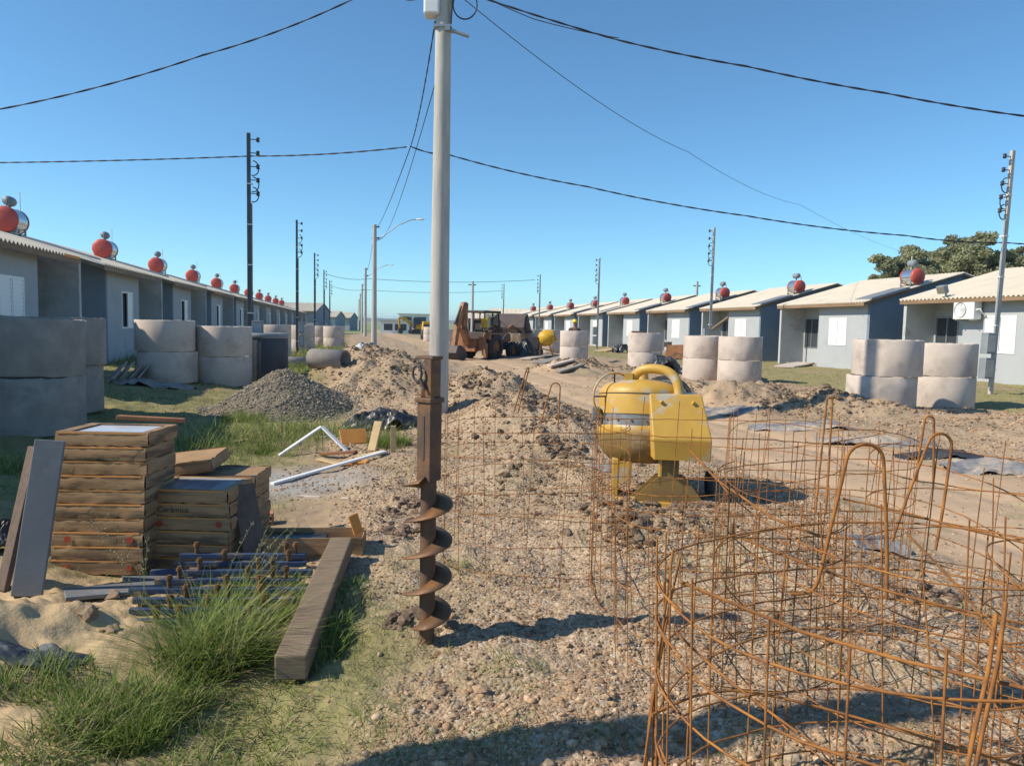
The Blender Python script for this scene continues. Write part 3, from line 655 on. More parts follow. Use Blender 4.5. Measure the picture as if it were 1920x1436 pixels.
# ------------------------------------------------------------------ poles and cables
def concrete_pole(X0, Y, H, rb, rt, label, lamp=False, base=None):
    p = hpos(X0, Y, 0); p.z = hz(p.x, p.y)-.05; t = thing('street_pole', label, 'pole', p, 0, 'concrete street poles')
    m = MB(); m.lathe([(rb+(rt-rb)*f, -.3+(H+.3)*f) for f in np.linspace(0, 1, 9)], 28); m.disc(rt, H, 28); m.build('shaft', 'pole', t)
    if lamp:
        m = MB(); m.tube([(0, 0, H*.86), (.5, 0, H*.90), (1.6, -.0, H*1.0), (2.5, .0, H*1.045), (2.9, 0, H*1.05)], .035, 8); a = m.build('lamp_arm', 'grey_metal', t)
        m = MB(); m.lathe([(.001, -.3), (.09, -.22), (.13, 0), (.1, .25), (.001, .32)], 12, Matrix.Translation((3.1, 0, H*1.05)) @ Matrix.Rotation(R(90), 4, 'Y') @ Matrix.Scale(.5, 4, (1, 0, 0))); m.build('lamp_head', 'white', a)
    m = MB()
    for z in (H-.15, H-.9): m.box(-rt-.03, rt+.12, -.05, .05, z-.04, z+.04); m.lathe([(.03, -.05), (.055, -.02), (.055, .03), (.03, .06)], 10, Matrix.Translation((rt+.15, 0, z)))
    m.build('clamp', 'dark_metal', t); return t
P1H = 9.0
p1 = concrete_pole(1.4, 12.25, P1H, .168, .105, 'tall concrete pole behind the rusty auger, white box near its top')
m = MB(); m.box(-.3, -.05, -.16, .12, 6.35, 6.75); m.build('junction_box', 'white', p1, .03)
m = MB(); m.tube([(.34+.19*math.cos(a), 0, 6.55+.22*math.sin(a)) for a in np.linspace(0, 6.2, 24)], .012, 6, True); m.tube([(.12, -.1, 6.1), (.14, -.1, 6.5), (.16, -.05, 6.8)], .018, 6); m.build('cable_coil', 'cable', p1)
m = MB(); m.tube([(.1, -.1, 6.13), (.42, -.1, 6.03)], .03, 8); m.box(-.14, .14, -.14, .14, 6.16, 6.2); m.box(.04, .12, -.16, -.1, 6.1, 6.18); m.build('bracket', 'grey_metal', p1)
m = MB(); m.tube([(.17, -.02, 6.7), (.2, -.02, 7.0)], .05, 8); m.build('insulator', 'cable', p1)
for k, (Y, lab, lp) in enumerate([(51.6, 'concrete street pole with lamp arm, second from the camera', True), (91, 'third concrete street pole in line, with small lamp arm', True), (128, 'fourth concrete street pole in the line', False), (168, 'fifth concrete street pole, far down the line', False), (206, 'farthest concrete street pole of the line', False)]):
    concrete_pole(1.4, Y, 8.3, .2, .13, lab, lp)
def service_pole(label, H=6.15, side=1, dark=True, boxes=2):
    t = thing('service_pole', label, 'pole', (0, 0, 0), ROT, 'thin service poles with meter boxes')
    mt = 'dark_metal' if dark else 'grey_metal'
    m = MB(); m.box(-.045, .045, -.045, .045, -.3, H); m.build('shaft', mt if dark else 'pole', t, .008)
    m = MB(); m.tube([(side*.066, -.03, .1), (side*.066, -.03, H*.72)], .021, 8); m.build('conduit', mt, t)
    for z in (.6, 1.7, 2.9, 3.9, 4.9):
        m = MB(); m.box(-.052, .092, -.058, .055, z, z+.025) if side > 0 else m.box(-.092, .052, -.065, .065, z, z+.025)
        m.build('strap', 'white', t)
    for i in range(5):
        z = H-.15-.33*i; m = MB(); m.tube([(side*.05, 0, z), (side*.2, 0, z)], .012, 6); m.lathe([(.02, -.06), (.05, -.04), (.03, 0), (.05, .04), (.02, .06)], 10, Matrix.Translation((side*.22, 0, z))); m.build('insulator', 'cable', t)
    m = MB()
    for z in (H-.85, H-1.25, H-1.5): m.tube([(side*(.1+.14*math.sin(a)), .0, z+.14*math.cos(a)*1.3) for a in np.linspace(0, 3.4, 10)], .014, 5)
    m.build('cable_loop', 'cable', t)
    for i in range(boxes):
        z = .38+.62*i; m = MB(); s = side
        m.box(min(s*.07, s*.33), max(s*.07, s*.33), -.12, .1, z, z+.52); b = m.build('meter_box', 'meter', t, .012)
        m = MB(); m.box(min(s*.10, s*.30), max(s*.10, s*.30), -.128, -.121, z+.05, z+.47); m.build('box_door', 'grey_metal', b)
    return t
def put(o, X0, Y, lean=0.0): p = hpos(X0, Y, 0); p.z = hz(p.x, p.y); o.location = p; o.rotation_euler.y = lean
sp = service_pole('dark service pole with two meter boxes beside the dark plastic tank'); put(sp, -2.63, 18.9)
for k, lb in enumerate(['second dark service pole on the left, taller than the roofs', 'third dark service pole on the left side', 'fourth dark service pole on the left side', 'fifth dark service pole, farthest on the left side']):
    put(dup(sp, lb), -2.63, 34.6+15.65*k)
o = concrete_pole(1.4, -27, 8.3, .125, .11, 'concrete pole beyond the left edge whose shadow crosses the foreground'); o.location = (-3.4, 1.72, hz(-3.4, 1.72))
spr = service_pole('grey service pole with two meter boxes in front of the nearest right house', 6.0, -1, False); put(spr, 16.0, 18.7, R(1.6))
for k, lb in enumerate(['second grey service pole on the right, behind the double ring stack', 'third grey service pole on the right side', 'fourth grey service pole on the right side', 'fifth grey service pole, farthest on the right']):
    put(dup(spr, lb), 16.0, 33.6+15.5*k)
o = dup(spr, 'service pole beyond the right edge of the photo'); put(o, 16.9, 12.2)
p = far(1306, 560, 62); t = thing('street_pole', 'short pole standing behind the right hand roofs', 'pole', (p.x, 62, 0), 0); m = MB(); m.lathe([(.14, -.3), (.11, 5.6)], 12); m.disc(.11, 5.6, 12); m.build('shaft', 'pole', t); m = MB(); m.box(-.3, .3, -.04, .04, 5.2, 5.28); m.build('crossarm', 'dark_metal', t)
p = far(886, 560, 75); t = thing('street_pole', 'pole with crossarm rising behind the backhoe', 'pole', (p.x, 75, 0), 0); m = MB(); m.lathe([(.16, -.3), (.11, 6.0)], 12); m.disc(.11, 6.0, 12); m.build('shaft', 'pole', t); m = MB(); m.box(-.45, .35, -.04, .04, 5.6, 5.7); m.build('crossarm', 'dark_metal', t)
def cable(label, pts, r, sag=0.0, twist=False, n=40):
    P = [Vector(p) for p in pts]; out = []
    for a, b in zip(P[:-1], P[1:]):
        for i in range(n):
            f = i/n; q = a.lerp(b, f); q.z -= sag*4*f*(1-f); out.append(q)
    out.append(P[-1]); m = MB()
    if twist:
        Ls = 0; A, B = [], []; prev = out[0]
        fine = []
        for a, b in zip(out[:-1], out[1:]):
            k = max(1, int((b-a).length/.11)); fine += [a.lerp(b, i/k) for i in range(k)]
        for q in fine:
            Ls += (q-prev).length; prev = q; w = Ls*6.28/.75
            d = Vector((math.cos(w)*.5, math.cos(w)*.5, math.sin(w)))*r*.9; A.append(q+d); B.append(q-d)
        m.tube(A, r, 5); m.tube(B, r, 5)
    else: m.tube(out, r, 6)
    return tag(m.build('overhead_cable', 'cable'), label, 'cable', 'overhead cables')
b1 = hpos(1.4, 12.25, 0)
j = far(770, 275, 18.1); l1 = far(470, 293, 18.9)
cable('twisted cable dropping from the tall pole to the second street pole', [b1+Vector((-.13, 0, 6.36)), j, hpos(1.4, 51.6, 0)+Vector((.15, 0, 8.1))], .009, .22, True)
cable('thin cable from the tall pole to the second street pole', [b1+Vector((.0, .1, 5.9)), hpos(1.4, 51.6, 0)+Vector((.2, 0, 7.3))], .009, .9)
cable('crossing cable from the left post to the tall pole junction', [far(-300, 306, 19.5), l1, j], .0105, .06, True)
e = far(1880, 455, 18.7)
cable('crossing cable from the junction to the right hand service pole', [j, far(843, 291, 18.3), far(1100, 350, 18.4), far(1400, 405, 18.5), far(1700, 442, 18.6), e, far(2300, 470, 19)], .0105, .05, True)
cable('heavy cable rising right of the tall pole across the sky', [b1+Vector((.2, 0, 6.86)), far(1160, 76, 12.25), far(1400, 125, 12.25), far(1660, 175, 12.25), far(1920, 218, 12.25), far(2300, 268, 12.3)], .0095, .02, True)
cable('thin cable beside the heavy one at upper right', [b1+Vector((.2, 0, 6.95)), far(1000, 36, 12.4), far(1160, 72, 12.4)], .007, .02)
tc = far(1700, 474, 60)
cable('long thin cable falling from the tall pole to the tree', [b1+Vector((.2, 0, 6.8)), far(1290, 285, 24), far(1500, 384, 38), tc], .007, .25)
cable('cable crossing the sky at upper left', [b1+Vector((-.1, 0, 7.35)), far(660, 0, 12.2), far(380, 104, 12), far(0, 205, 11.6), far(-400, 272, 11.3)], .008, .06, True)
cable('cable leaving the tall pole towards the top left corner', [b1+Vector((-.1, 0, 6.78)), far(765, 0, 12.6), far(640, -40, 13)], .010, .02, True)
for Y, z, lb in ((66, 5.9, 'upper far cable crossing the street low in the sky'), (81, 5.6, 'lower far cable crossing the street low in the sky')):
    cable(lb, [hpos(-2.6, Y, z), hpos(1.4, Y, z-.4), hpos(15.9, Y, z-.2)], .02, .25)
cable('far cable on the line of street poles', [hpos(1.4, 51.6, 8.0), hpos(1.4, 91, 8.0), hpos(1.4, 128, 8.0), hpos(1.4, 168, 8)], .015, .9)

# ------------------------------------------------------------------ concrete well rings
RO, RH = .625, .68
def ring_mesh(h=RH, ro=RO, th=.065):
    m = MB(); n = 56; V = []
    jit = [(1+.004*math.sin(3*k*6.28/n+1)+.003*math.sin(7*k*6.28/n)) for k in range(n)]
    prof = [(ro-.004, 0), (ro, .012), (ro, h*.5), (ro, h-.014), (ro-.008, h), (ro-th+.006, h), (ro-th, h-.01), (ro-th, 0)]
    for r, z in prof:
        for k in range(n):
            a = 2*math.pi*k/n; seam = .008 if k in (9, 37) and r > ro-.02 and 0 < z < h else 0
            zz = z+(rng.normal(0, .004) if z in (0, h) else 0); V.append(((r*jit[k]+seam)*math.cos(a), (r*jit[k]+seam)*math.sin(a), zz))
    F = [(i*n+k, i*n+(k+1) % n, (i+1)*n+(k+1) % n, (i+1)*n+k) for i in range(len(prof)-1) for k in range(n)]
    F += [((len(prof)-1)*n+k, (len(prof)-1)*n+(k+1) % n, (k+1) % n, k) for k in range(n)]
    m.add(V, F, True)
    for i in range(len(F)):
        if i//n in (0, 3, 4, 5, 7): m.sm[i] = False
    return m
GRG = 'concrete well rings stacked along the street'
ring0 = None
ring_shaded = None  # darker copy for the near left rings, their shade deepened by colour
def ring(label, p, dz=0.0, rz=0.0, tilt=(0, 0), in_shade=False):
    global ring0, ring_shaded
    if ring0 is None: ring0 = ring_mesh().build('concrete_ring', 'concrete'); o = ring0
    else:
        o = ring0.copy(); C.objects.link(o)
        if in_shade:
            if ring_shaded is None: ring_shaded = ring0.data.copy(); ring_shaded.materials.clear(); ring_shaded.materials.append(MAT['concrete_old_shaded'])
            o.data = ring_shaded
    o.location = (p[0], p[1], p[2]+dz); o.rotation_euler = (tilt[0], tilt[1], rz); tag(o, label, 'concrete ring', GRG); return o
def onground(px, py, off=RO):
    p = at(px, py); d = Vector((p.x, p.y, 0)).normalized(); q = p+d*off; q.z = hz(q.x, q.y)-.03; return q
def stack(px, py, l_low, l_up, du=(0, 0), tilt=(0, 0), p=None):
    q = p if p is not None else onground(px, py); a = rng.random()*6
    ring(l_low, q, 0, a); ring(l_up, q+Vector((du[0], du[1], 0)), RH+.012, rng.random()*6, tilt)
    return q
def gp(px, Y): q = far(px, 700, Y); q.z = hz(q.x, q.y)-.03; return q
stack(1763, 765, 'lower concrete ring of the stack nearest the right service pole', 'upper concrete ring of the stack nearest the right service pole')
stack(1650, 750, 'lower ring of the slightly offset stack, second from the right edge', 'upper ring sitting offset to the right on its stack, second stack from the right edge', (.09, 0))
stack(1380, 722, 'lower ring of the right stack in the touching pair', 'upper ring of the right stack in the touching pair', p=gp(1386, 22.0))
stack(1320, 713, 'lower ring of the left stack in the touching pair', 'upper ring of the left stack in the touching pair', (0, 0), (R(.8), 0), gp(1318, 23.3))
stack(1208, 695, 'lower ring behind the yellow mixer handle', 'upper pale ring with small hole behind the yellow mixer handle', p=gp(1208, 27.5))
rs6 = stack(1075, 683, 'lower ring of the stack the worker stands behind', 'upper ring of the stack the worker stands behind', p=gp(1075, 33))
stack(960, 668, 'lower ring right of the backhoe wheel', 'upper ring right of the backhoe wheel, plank leaning on it', p=gp(958, 41))
stack(997, 666, 'lower ring with the black bag before it', 'upper ring above the black bag', p=gp(994, 40))
stack(1030, 662, 'lower ring behind the small far mixer', 'upper ring behind the small far mixer', p=gp(1030, 44))
stack(838, 652, 'lower ring glimpsed left of the backhoe boom', 'upper ring glimpsed left of the backhoe boom', p=gp(838, 48))
for px, py, l1_, l2_ in [(806, 640, 'lower ring half hidden behind the tall pole', 'upper ring half hidden behind the tall pole')]: stack(px, py, l1_, l2_)
q = Vector((-5.93, 9.1, 0)); q.z = hz(q.x, q.y)-.03; ring('lower ring of the largest shaded stack at the left edge', q, in_shade=True); ring('upper tilted ring of the largest shaded stack at the left edge', q, RH+.03, 1.0, (R(1.5), R(2.0)), True)
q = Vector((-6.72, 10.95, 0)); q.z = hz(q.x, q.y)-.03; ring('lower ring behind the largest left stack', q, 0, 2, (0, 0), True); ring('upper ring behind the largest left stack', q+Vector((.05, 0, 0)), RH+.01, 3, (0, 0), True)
stack(316, 721, 'lower ring with a diagonal shadow, next to the leaning roof tiles', 'upper ring half sunlit, next to the leaning roof tiles', (-.06, 0))
stack(420, 722, 'lower ring partly behind the dark plastic tank', 'upper ring partly behind the dark plastic tank, diagonal shadow on it')
stack(515, 676, 'lower ring hidden behind the dark plastic tank', 'upper ring with a square hole behind the dark plastic tank')
stack(566, 662, 'lower shaded ring behind the second dark service pole', 'upper shaded ring behind the second dark service pole')
stack(600, 652, 'lower ring of the far left pair, left one', 'upper ring of the far left pair, left one')
stack(626, 654, 'lower ring of the far left pair, right one', 'upper ring of the far left pair, right one')
def pipe(px, py, rz, label, r=.24, L=.95):
    p = at(px, py); T = Matrix.Rotation(R(90), 4, 'Y'); m = MB(); m.lathe([(r, -L/2), (r, L/2), (r-.04, L/2), (r-.04, -L/2), (r, -L/2)], 28, T)
    o = m.build('concrete_pipe', 'concrete_old_shaded'); o.location = (p.x, p.y+.2, hz(p.x, p.y)+r-.05); o.rotation_euler.z = R(rz); tag(o, label, 'pipe', 'short concrete pipes lying in the grass')
pipe(612, 690, -22, 'short concrete pipe lying in the grass, open end to the right')
pipe(556, 690, 15, 'short concrete pipe lying in the grass beside the dark tank', .2, .8)
# dark plastic tank
q = onground(496, 717, .6); t = thing('plastic_tank', 'dark ribbed plastic tank with a lighter rim, beside the dark service pole', 'tank', q)
m = MB(); n = 96; prof = [(.56, 0), (.58, .05), (.58, 1.08), (.57, 1.12)]
V = []
for r, z in prof:
    for k in range(n): a = 6.2832*k/n; rr = r*(1+.012*math.cos(a*32)); V.append((rr*math.cos(a), rr*math.sin(a), z))
m.add(V, [(i*n+k, i*n+(k+1) % n, (i+1)*n+(k+1) % n, (i+1)*n+k) for i in range(3) for k in range(n)], True); m.build('body', 'tank', t)
m = MB(); m.lathe([(.585, 1.11), (.605, 1.13), (.605, 1.22), (.585, 1.24), (.54, 1.24), (.54, 1.11)], 48); m.build('rim', 'meter', t)

# ------------------------------------------------------------------ grey gravel pile
def pile(name, label, px, py, rx, ry, h, mat, stcol, ns, ss_):
    p = at(px, py); dd = Vector((p.x, p.y, 0)).normalized()*ry*.8; cx, cy = p.x+dd.x, p.y+dd.y; n = 110; u = np.linspace(-1.25, 1.25, n); X, Y = np.meshgrid(cx+u*rx, cy+u*ry)
    r2 = ((X-cx)/rx)**2+((Y-cy)/ry)**2; prof = np.clip(1-np.sqrt(r2+.03)*1.02, -.25, 1); prof = np.where(prof > 0, prof**1.0, prof)
    f = lambda X, Y: HH(X, Y)+h*1.18*np.where(1-np.sqrt((((X-cx)/rx)**2+((Y-cy)/ry)**2)+.03)*1.02 > -.2, np.clip(1-np.sqrt((((X-cx)/rx)**2+((Y-cy)/ry)**2)+.03)*1.02, -.2, 1), -.2)+.06*fbm(X, Y, .5, 4, 81)*h
    Z = f(X, Y); i = np.arange(n-1)[:, None]; j = np.arange(n-1)[None, :]
    F = np.stack([i*n+j, i*n+j+1, (i+1)*n+j+1, (i+1)*n+j], -1).reshape(-1, 4)
    o = rawmesh(name, np.stack([X, Y, Z], -1).reshape(-1, 3), F, mat, smooth=True); tag(o, label, 'gravel pile')
    a = rng.random(ns)*6.28; rr = np.sqrt(rng.random(ns))*1.12; x = cx+rr*rx*np.cos(a); y = cy+rr*ry*np.sin(a); z = f(x, y)
    z = np.maximum(z, HH(x, y))
    b = rocks(np.stack([x, y, z], -1), np.exp(rng.normal(math.log(ss_), .4, ns)), np.array([stcol])*(.6+.8*rng.random((ns, 1)))*np.array([1, 1, 1]), 1)
    c = rawmesh('loose_chippings', *b[:2], 'stone', b[2], parent=o); setk(c, 'stuff'); c.matrix_parent_inverse = Matrix()
pile('gravel_pile', 'cone shaped grey gravel pile in the grass left of the tall pole', 530, 785, 1.25, 1.2, .76, 'grey_gravel', (.27, .23, .175), 12000, .0125)

# ------------------------------------------------------------------ soil auger
p = at(800, 1203); t = thing('soil_auger', 'rusty drill auger standing upright in the gravel, square shaft and spiral flights', 'auger', (p.x, p.y, p.z-.03))
m = MB(); m.tube([(0, 0, -.1), (0, 0, .83)], .037, 20); m.build('drill_pipe', 'auger', t)
m = MB(); n = 400; turns = 4.15; z0, pit = .09, .172; ph = R(200); V = []; F = []
for i in range(n+1):
    a = ph+2*math.pi*turns*i/n; z = z0+pit*turns*i/n; fade = min(1, i/30+.35); r1 = .036; r2 = .036+(.115-.036)*fade; c, s = math.cos(a), math.sin(a)
    V += [(r1*c, r1*s, z+.018), (r2*c, r2*s, z), (r2*c, r2*s, z+.006), (r1*c, r1*s, z+.026)]
for i in range(n):
    b = 4*i
    for k in range(4): F.append((b+k, b+(k+1) % 4, b+4+(k+1) % 4, b+4+k))
F += [(0, 1, 2, 3), (4*n+3, 4*n+2, 4*n+1, 4*n)]
m.add(V, F, True); m.build('spiral_flight', 'auger_bright', t)
rzq = Matrix.Rotation(R(-35), 4, 'Z'); HW = .041
zt0, zt1 = .80, 1.165
m = MB(); m.box(-HW, HW, -HW, HW, zt0, zt1, rzq); mast = m.build('square_shaft', 'auger', t, .004)
m = MB()
for k in range(4): m.box(-.007, .007, -HW-.0035, -HW+.004, zt0+.10, zt1-.06, rzq @ Matrix.Rotation(R(90*k), 4, 'Z'))
m2 = MB()
for k in range(2):
    q = MB(); q.box(-.006, .006, -HW-.003, -HW+.002, zt0+.10, zt1-.06, rzq @ Matrix.Rotation(R(90*k-90), 4, 'Z')); q.build('slot', 'bh_dark', mast)
m = MB(); m.box(-HW-.009, HW+.009, -HW-.009, HW+.009, zt1, zt1+.025, rzq); m.build('collar', 'auger', t, .006)
m = MB(); m.box(-.005, HW-.004, -HW+.006, HW-.006, zt1+.025, zt1+.20, rzq); m.prism([(-HW, zt1+.025), (-.005, zt1+.025), (-.005, zt1+.135), (-HW*.8, zt1+.09)], 'y', -HW+.01, HW-.01); 
m.build('coupling_head', 'auger', t, .004)
m = MB(); m.box(-HW-.02, HW+.006, -HW+.004, HW-.004, zt1+.20, zt1+.216, rzq); m.build('cap_plate', 'auger', t, .004)
m = MB(); m.tube([rzq @ Vector((-.032+.026*math.cos(a), -HW-.012, zt1+.135+.036*math.sin(a))) for a in np.linspace(0, 6.0, 22)], .006, 8, True); m.tube([rzq @ Vector((-.012, -HW-.012, zt1+.11)), rzq @ Vector((.012, -HW-.008, zt1+.06))], .008, 8); m.build('lifting_ring', 'bh_dark', t)

# ------------------------------------------------------------------ yellow concrete mixer
p = at(1235, 938); K = p.y/7.0*.965
t = thing('concrete_mixer', 'large yellow concrete mixer standing behind the rebar cages', 'concrete mixer', (p.x, p.y, p.z-.02), R(-6)); t.scale = (K, K, K)
Td = Matrix.Translation((-.16, .34, .36)) @ Matrix.Rotation(R(-7), 4, 'X')
m = MB(); m.lathe([(.45, .26), (.46, .28), (.46, .33), (.452, .345)], 56, Td); m.lathe([(.452, .46), (.452, .62), (.445, .66)], 56, Td)
prof = [(.448, .665)]+[(.448*math.cos(a)**.6, .665+.15*math.sin(a)) for a in np.linspace(.1, 1.45, 14)]+[(.001, .828)]
m.lathe(prof, 56, Td); drum = m.build('drum', 'yellow', t)
m = MB(); m.lathe([(.443, .345), (.443, .46)], 56, Td); m.build('steel_band', 'drum_steel', drum)
m = MB(); m.lathe([(.449, .658), (.455, .662), (.449, .666)], 56, Td); m.build('seam', 'bh_dark', drum)
m = MB()
for k in range(20):
    a = 6.2832*k/20; m.tube([Td @ Vector((.45*math.cos(a), .45*math.sin(a), .40)), Td @ Vector((.462*math.cos(a), .462*math.sin(a), .40))], .011, 6)
setk(m.build('rivets', 'drum_steel', drum), 'stuff')
m = MB(); m.lathe([(.001, -.04), (.24, -.03), (.33, .0), (.40, .07), (.44, .15), (.45, .26)], 56, Td); m.build('lower_cone', 'drum_low', drum)
m = MB(); m.tube([Td @ Vector((0, 0, .8)), Td @ Vector((0, -.01, .96))], [.06, .035], 16); m.tube([Td @ Vector((0, 0, .945)), Td @ Vector((0, 0, .985))], .02, 8); m.build('hub', 'yellow', t)
pts = [(-.30, .30, 1.08), (-.29, .28, 1.17), (-.24, .25, 1.255), (-.16, .2, 1.30), (-.04, .16, 1.305), (.07, .12, 1.28), (.14, .08, 1.21), (.165, .04, 1.1), (.165, .02, .9)]
P2 = []
for a, b in zip(pts[:-1], pts[1:]): P2 += [Vector(a).lerp(Vector(b), f) for f in (0, .33, .66)]
P2.append(Vector(pts[-1]))
for _ in range(3): P2 = [P2[0]]+[(P2[i-1]+P2[i]*2+P2[i+1])/4 for i in range(1, len(P2)-1)]+[P2[-1]]
m = MB(); m.tube(P2, .048, 20); m.build('tilting_yoke', 'yellow', t)
m = MB(); m.lathe([(.30, 0), (.255, .0), (.255, .02), (.30, .02)], 40, Matrix.Translation((.1, .75, .92)) @ Matrix.Rotation(R(-70), 4, 'X')); m.lathe([(.25, -.12), (.25, .04)], 40, Matrix.Translation((.1, .72, .92)) @ Matrix.Rotation(R(-70), 4, 'X')); m.build('mouth_rim', 'drum_steel', drum)
# hand wheel
T = Matrix.Translation((-.46, .24, 1.01)) @ Matrix.Rotation(R(28), 4, 'Z') @ Matrix.Rotation(R(90), 4, 'X')
m = MB(); m.tube([T @ Vector((.235*math.cos(a), .235*math.sin(a), 0)) for a in np.linspace(0, 6.2832, 41)[:-1]], .011, 8, True); hw = m.build('hand_wheel', 'yellow', t)
m = MB(); m.tube([T @ Vector((.0, .235, 0)), T @ Vector((0, -.235, 0))], .009, 6); m.tube([T @ Vector((.235, .0, 0)), T @ Vector((-.235, 0, 0))], .009, 6); m.build('spoke', 'bh_dark', hw)
m = MB(); m.box(-.36, -.28, .2, .26, 1.1, 1.25); m.build('lever_plate', 'yellow', t)
m = MB(); m.box(-.68, -.60, .18, .28, .76, .90); m.build('gear_bracket', 'drum_steel', t, .015)
# motor hood
m = MB(); a = [(-.13, -.06), (.37, -.06), (.37, .24), (-.13, .24)]; b = [(-.10, -.27), (.45, -.27), (.45, .26), (-.13, .26)]; c = [(-.08, -.24), (.45, -.24), (.45, .26), (-.12, .26)]
V = [(x, y, 1.07) for x, y in a]+[(x, y, .66) for x, y in b]+[(x, y, .46) for x, y in c]
F = [(0, 1, 2, 3)]+[(o+4+k, o+4+(k+1) % 4, o+(k+1) % 4, o+k) for o in (0, 4) for k in range(4)]
m.add(V, F); hood = m.build('motor_hood', 'yellow', t, .012)
m = MB()
for x in (-.02, .28): m.tube([(x, -.105, 1.0), (x+.01, -.125, .995)], .018, 10)
m.build('latch', 'yellow', hood)
m = MB(); m.box(.0, .17, -.12, .0, .2, .5); m.build('post', 'drum_low', t)
m = MB(); m.box(-.015, .005, -.14, .02, .2, .5); m.build('post_flange', 'yellow', t)
m = MB(); m.prism([(-.28, .03), (.42, .03), (.24, .27), (-.04, .27)], 'y', -.14, -.125); m.prism([(-.28, .03), (.42, .03), (.24, .27), (-.04, .27)], 'y', .05, .065); m.build('gusset', 'drum_low', t)
m = MB(); m.box(-.32, .44, -.2, -.14, .0, .035); m.build('foot_bar', 'yellow', t, .006)
m = MB(); m.box(-.30, .42, .3, .36, .0, .04); m.build('foot_bar', 'yellow', t, .006)
m = MB(); m.box(-.46, -.40, .05, .2, .02, .40); m.box(-.40, -.27, .05, .09, .15, .38); m.build('leg', 'yellow', t, .008)
m = MB(); m.tube([(-.44, .25, .38), (.1, .25, .42)], .04, 10); m.build('axle', 'drum_low', t)
m = MB(); m.lathe([(.09, -.03), (.14, -.03), (.15, 0), (.14, .03), (.09, .03)], 28, Matrix.Translation((.52, .25, .14)) @ Matrix.Rotation(R(90), 4, 'Y')); m.build('wheel', 'rubber', t)
m = MB(); m.tube([(-.62, .0, .0), (-.2, -.02, .02)], .03, 8); m.build('tow_bar', 'yellow', t)

# small far mixer
p = far(1022, 660, 37); p.z = hz(p.x, p.y); t = thing('concrete_mixer', 'small yellow drum mixer with black mouth, left of the worker and his rings', 'concrete mixer', (p.x, p.y, p.z))
sc = p.y/37.0
Td = Matrix.Translation((.05, 0, 1.0)) @ Matrix.Rotation(R(72), 4, 'Y')
m = MB(); m.lathe([(.001, -.42), (.2, -.4), (.36, -.25), (.4, -.05), (.4, .12), (.27, .42)], 32, Td); d = m.build('drum', 'yellow2', t); m = MB(); m.lathe([(.255, .418), (.001, .3)], 32, Td); m.lathe([(.275, .40), (.285, .43), (.25, .43)], 32, Td); m.build('mouth', 'rubber', d)
m = MB(); m.tube([(-.3, -.25, 0), (-.25, 0, .9)], .035, 8); m.tube([(-.3, .25, 0), (-.25, 0, .9)], .035, 8); m.tube([(.45, 0, 0), (.2, 0, .7)], .04, 8); m.tube([(-.3, 0, .5), (.45, 0, .35)], .03, 8); m.build('frame', 'orange_wood', t)
m = MB(); m.box(-.7, -.38, -.25, .25, .45, 1.05); m.build('motor_box', 'bh_dark', t)
t.scale = (sc,)*3

# ------------------------------------------------------------------ rebar cages
GC = 'rusty rebar mesh cages in the right foreground'
def cage(label, cx, cy, rx, ry, H, nh, nv, rot=0, lean=(0, 0), wr=.0034, base=None):
    z = hz(cx, cy)-.02 if base is None else base
    t = thing('rebar_cage', label, 'rebar cage', (cx, cy, z), R(rot), GC); t.rotation_euler = (R(lean[0]), R(lean[1]), R(rot))
    ph = rng.random(4)*6.28; a1, a2 = rng.normal(0, .06, 2); hb = rng.normal(0, .02, (12, 2))
    def rad(a, f): return 1+a1*math.cos(2*a+ph[0])+a2*math.cos(3*a+ph[1])+.02*(f-.5)*math.cos(2*a+ph[2])
    def P(a, f, g=1.0): k = rad(a, f)*g; return Vector((rx*k*math.cos(a), ry*k*math.sin(a), f*H))
    for i in range(nh):
        f = .04+.92*i/(nh-1)+rng.normal(0, .008); s0 = ph[3]+rng.normal(0, .08); n = 56; m = MB()
        sag = rng.normal(0, .006, 8)
        m.tube([P(s0+6.2832*1.07*k/n, f+hb[i][0]*math.sin(6.28*k/n+ph[1])+hb[i][1]*math.sin(2*6.28*k/n+ph[0])+.012*math.sin(3*6.28*k/n+ph[0])+sag[k % 8]*.3, 1+.012*(k/n)) for k in range(n+1)], wr*1.15, 5); m.build('hoop', 'rust', t)
    for j in range(nv):
        a = ph[3]+6.2832*1.05*j/nv+rng.normal(0, .03); b = rng.normal(0, .04); m = MB()
        m.tube([P(a, -.02, 1.006), P(a+b*.5, .35, 1.006), P(a+b, .7, 1.006), P(a+b*1.5, 1.0+abs(rng.normal(0, .03)), 1.006)], wr, 5); m.build('upright_bar', 'rust', t)
    return t
cage('nearest rebar cage, its edge rising from the bottom of the photo', 1.02, 1.86, .60, .60, .90, 7, 24, 0, (0, -1), .0028)
cage('elongated rebar cage just behind the nearest one', 1.42, 2.85, .58, .86, .90, 6, 15, -8, (1, -1), .0024)
cage('rebar cage at the right edge in front of the road', 2.15, 3.05, .60, .58, 1.0, 6, 13, 0, (0, 1), .0023)
cage('rebar cage in front of the yellow mixer base', 1.08, 4.15, .66, .62, 1.0, 6, 20, 0, (1, 0), .0023)
cage('sparse rebar cage between auger and mixer, seen against the gravel', .16, 4.75, .58, .56, .92, 6, 18, 0, (-2, 0), .002)
cage('rebar cage at lower right corner, cut by the frame edge', 1.9, 1.95, .55, .6, .86, 5, 12, 10, (0, 2), .0028)
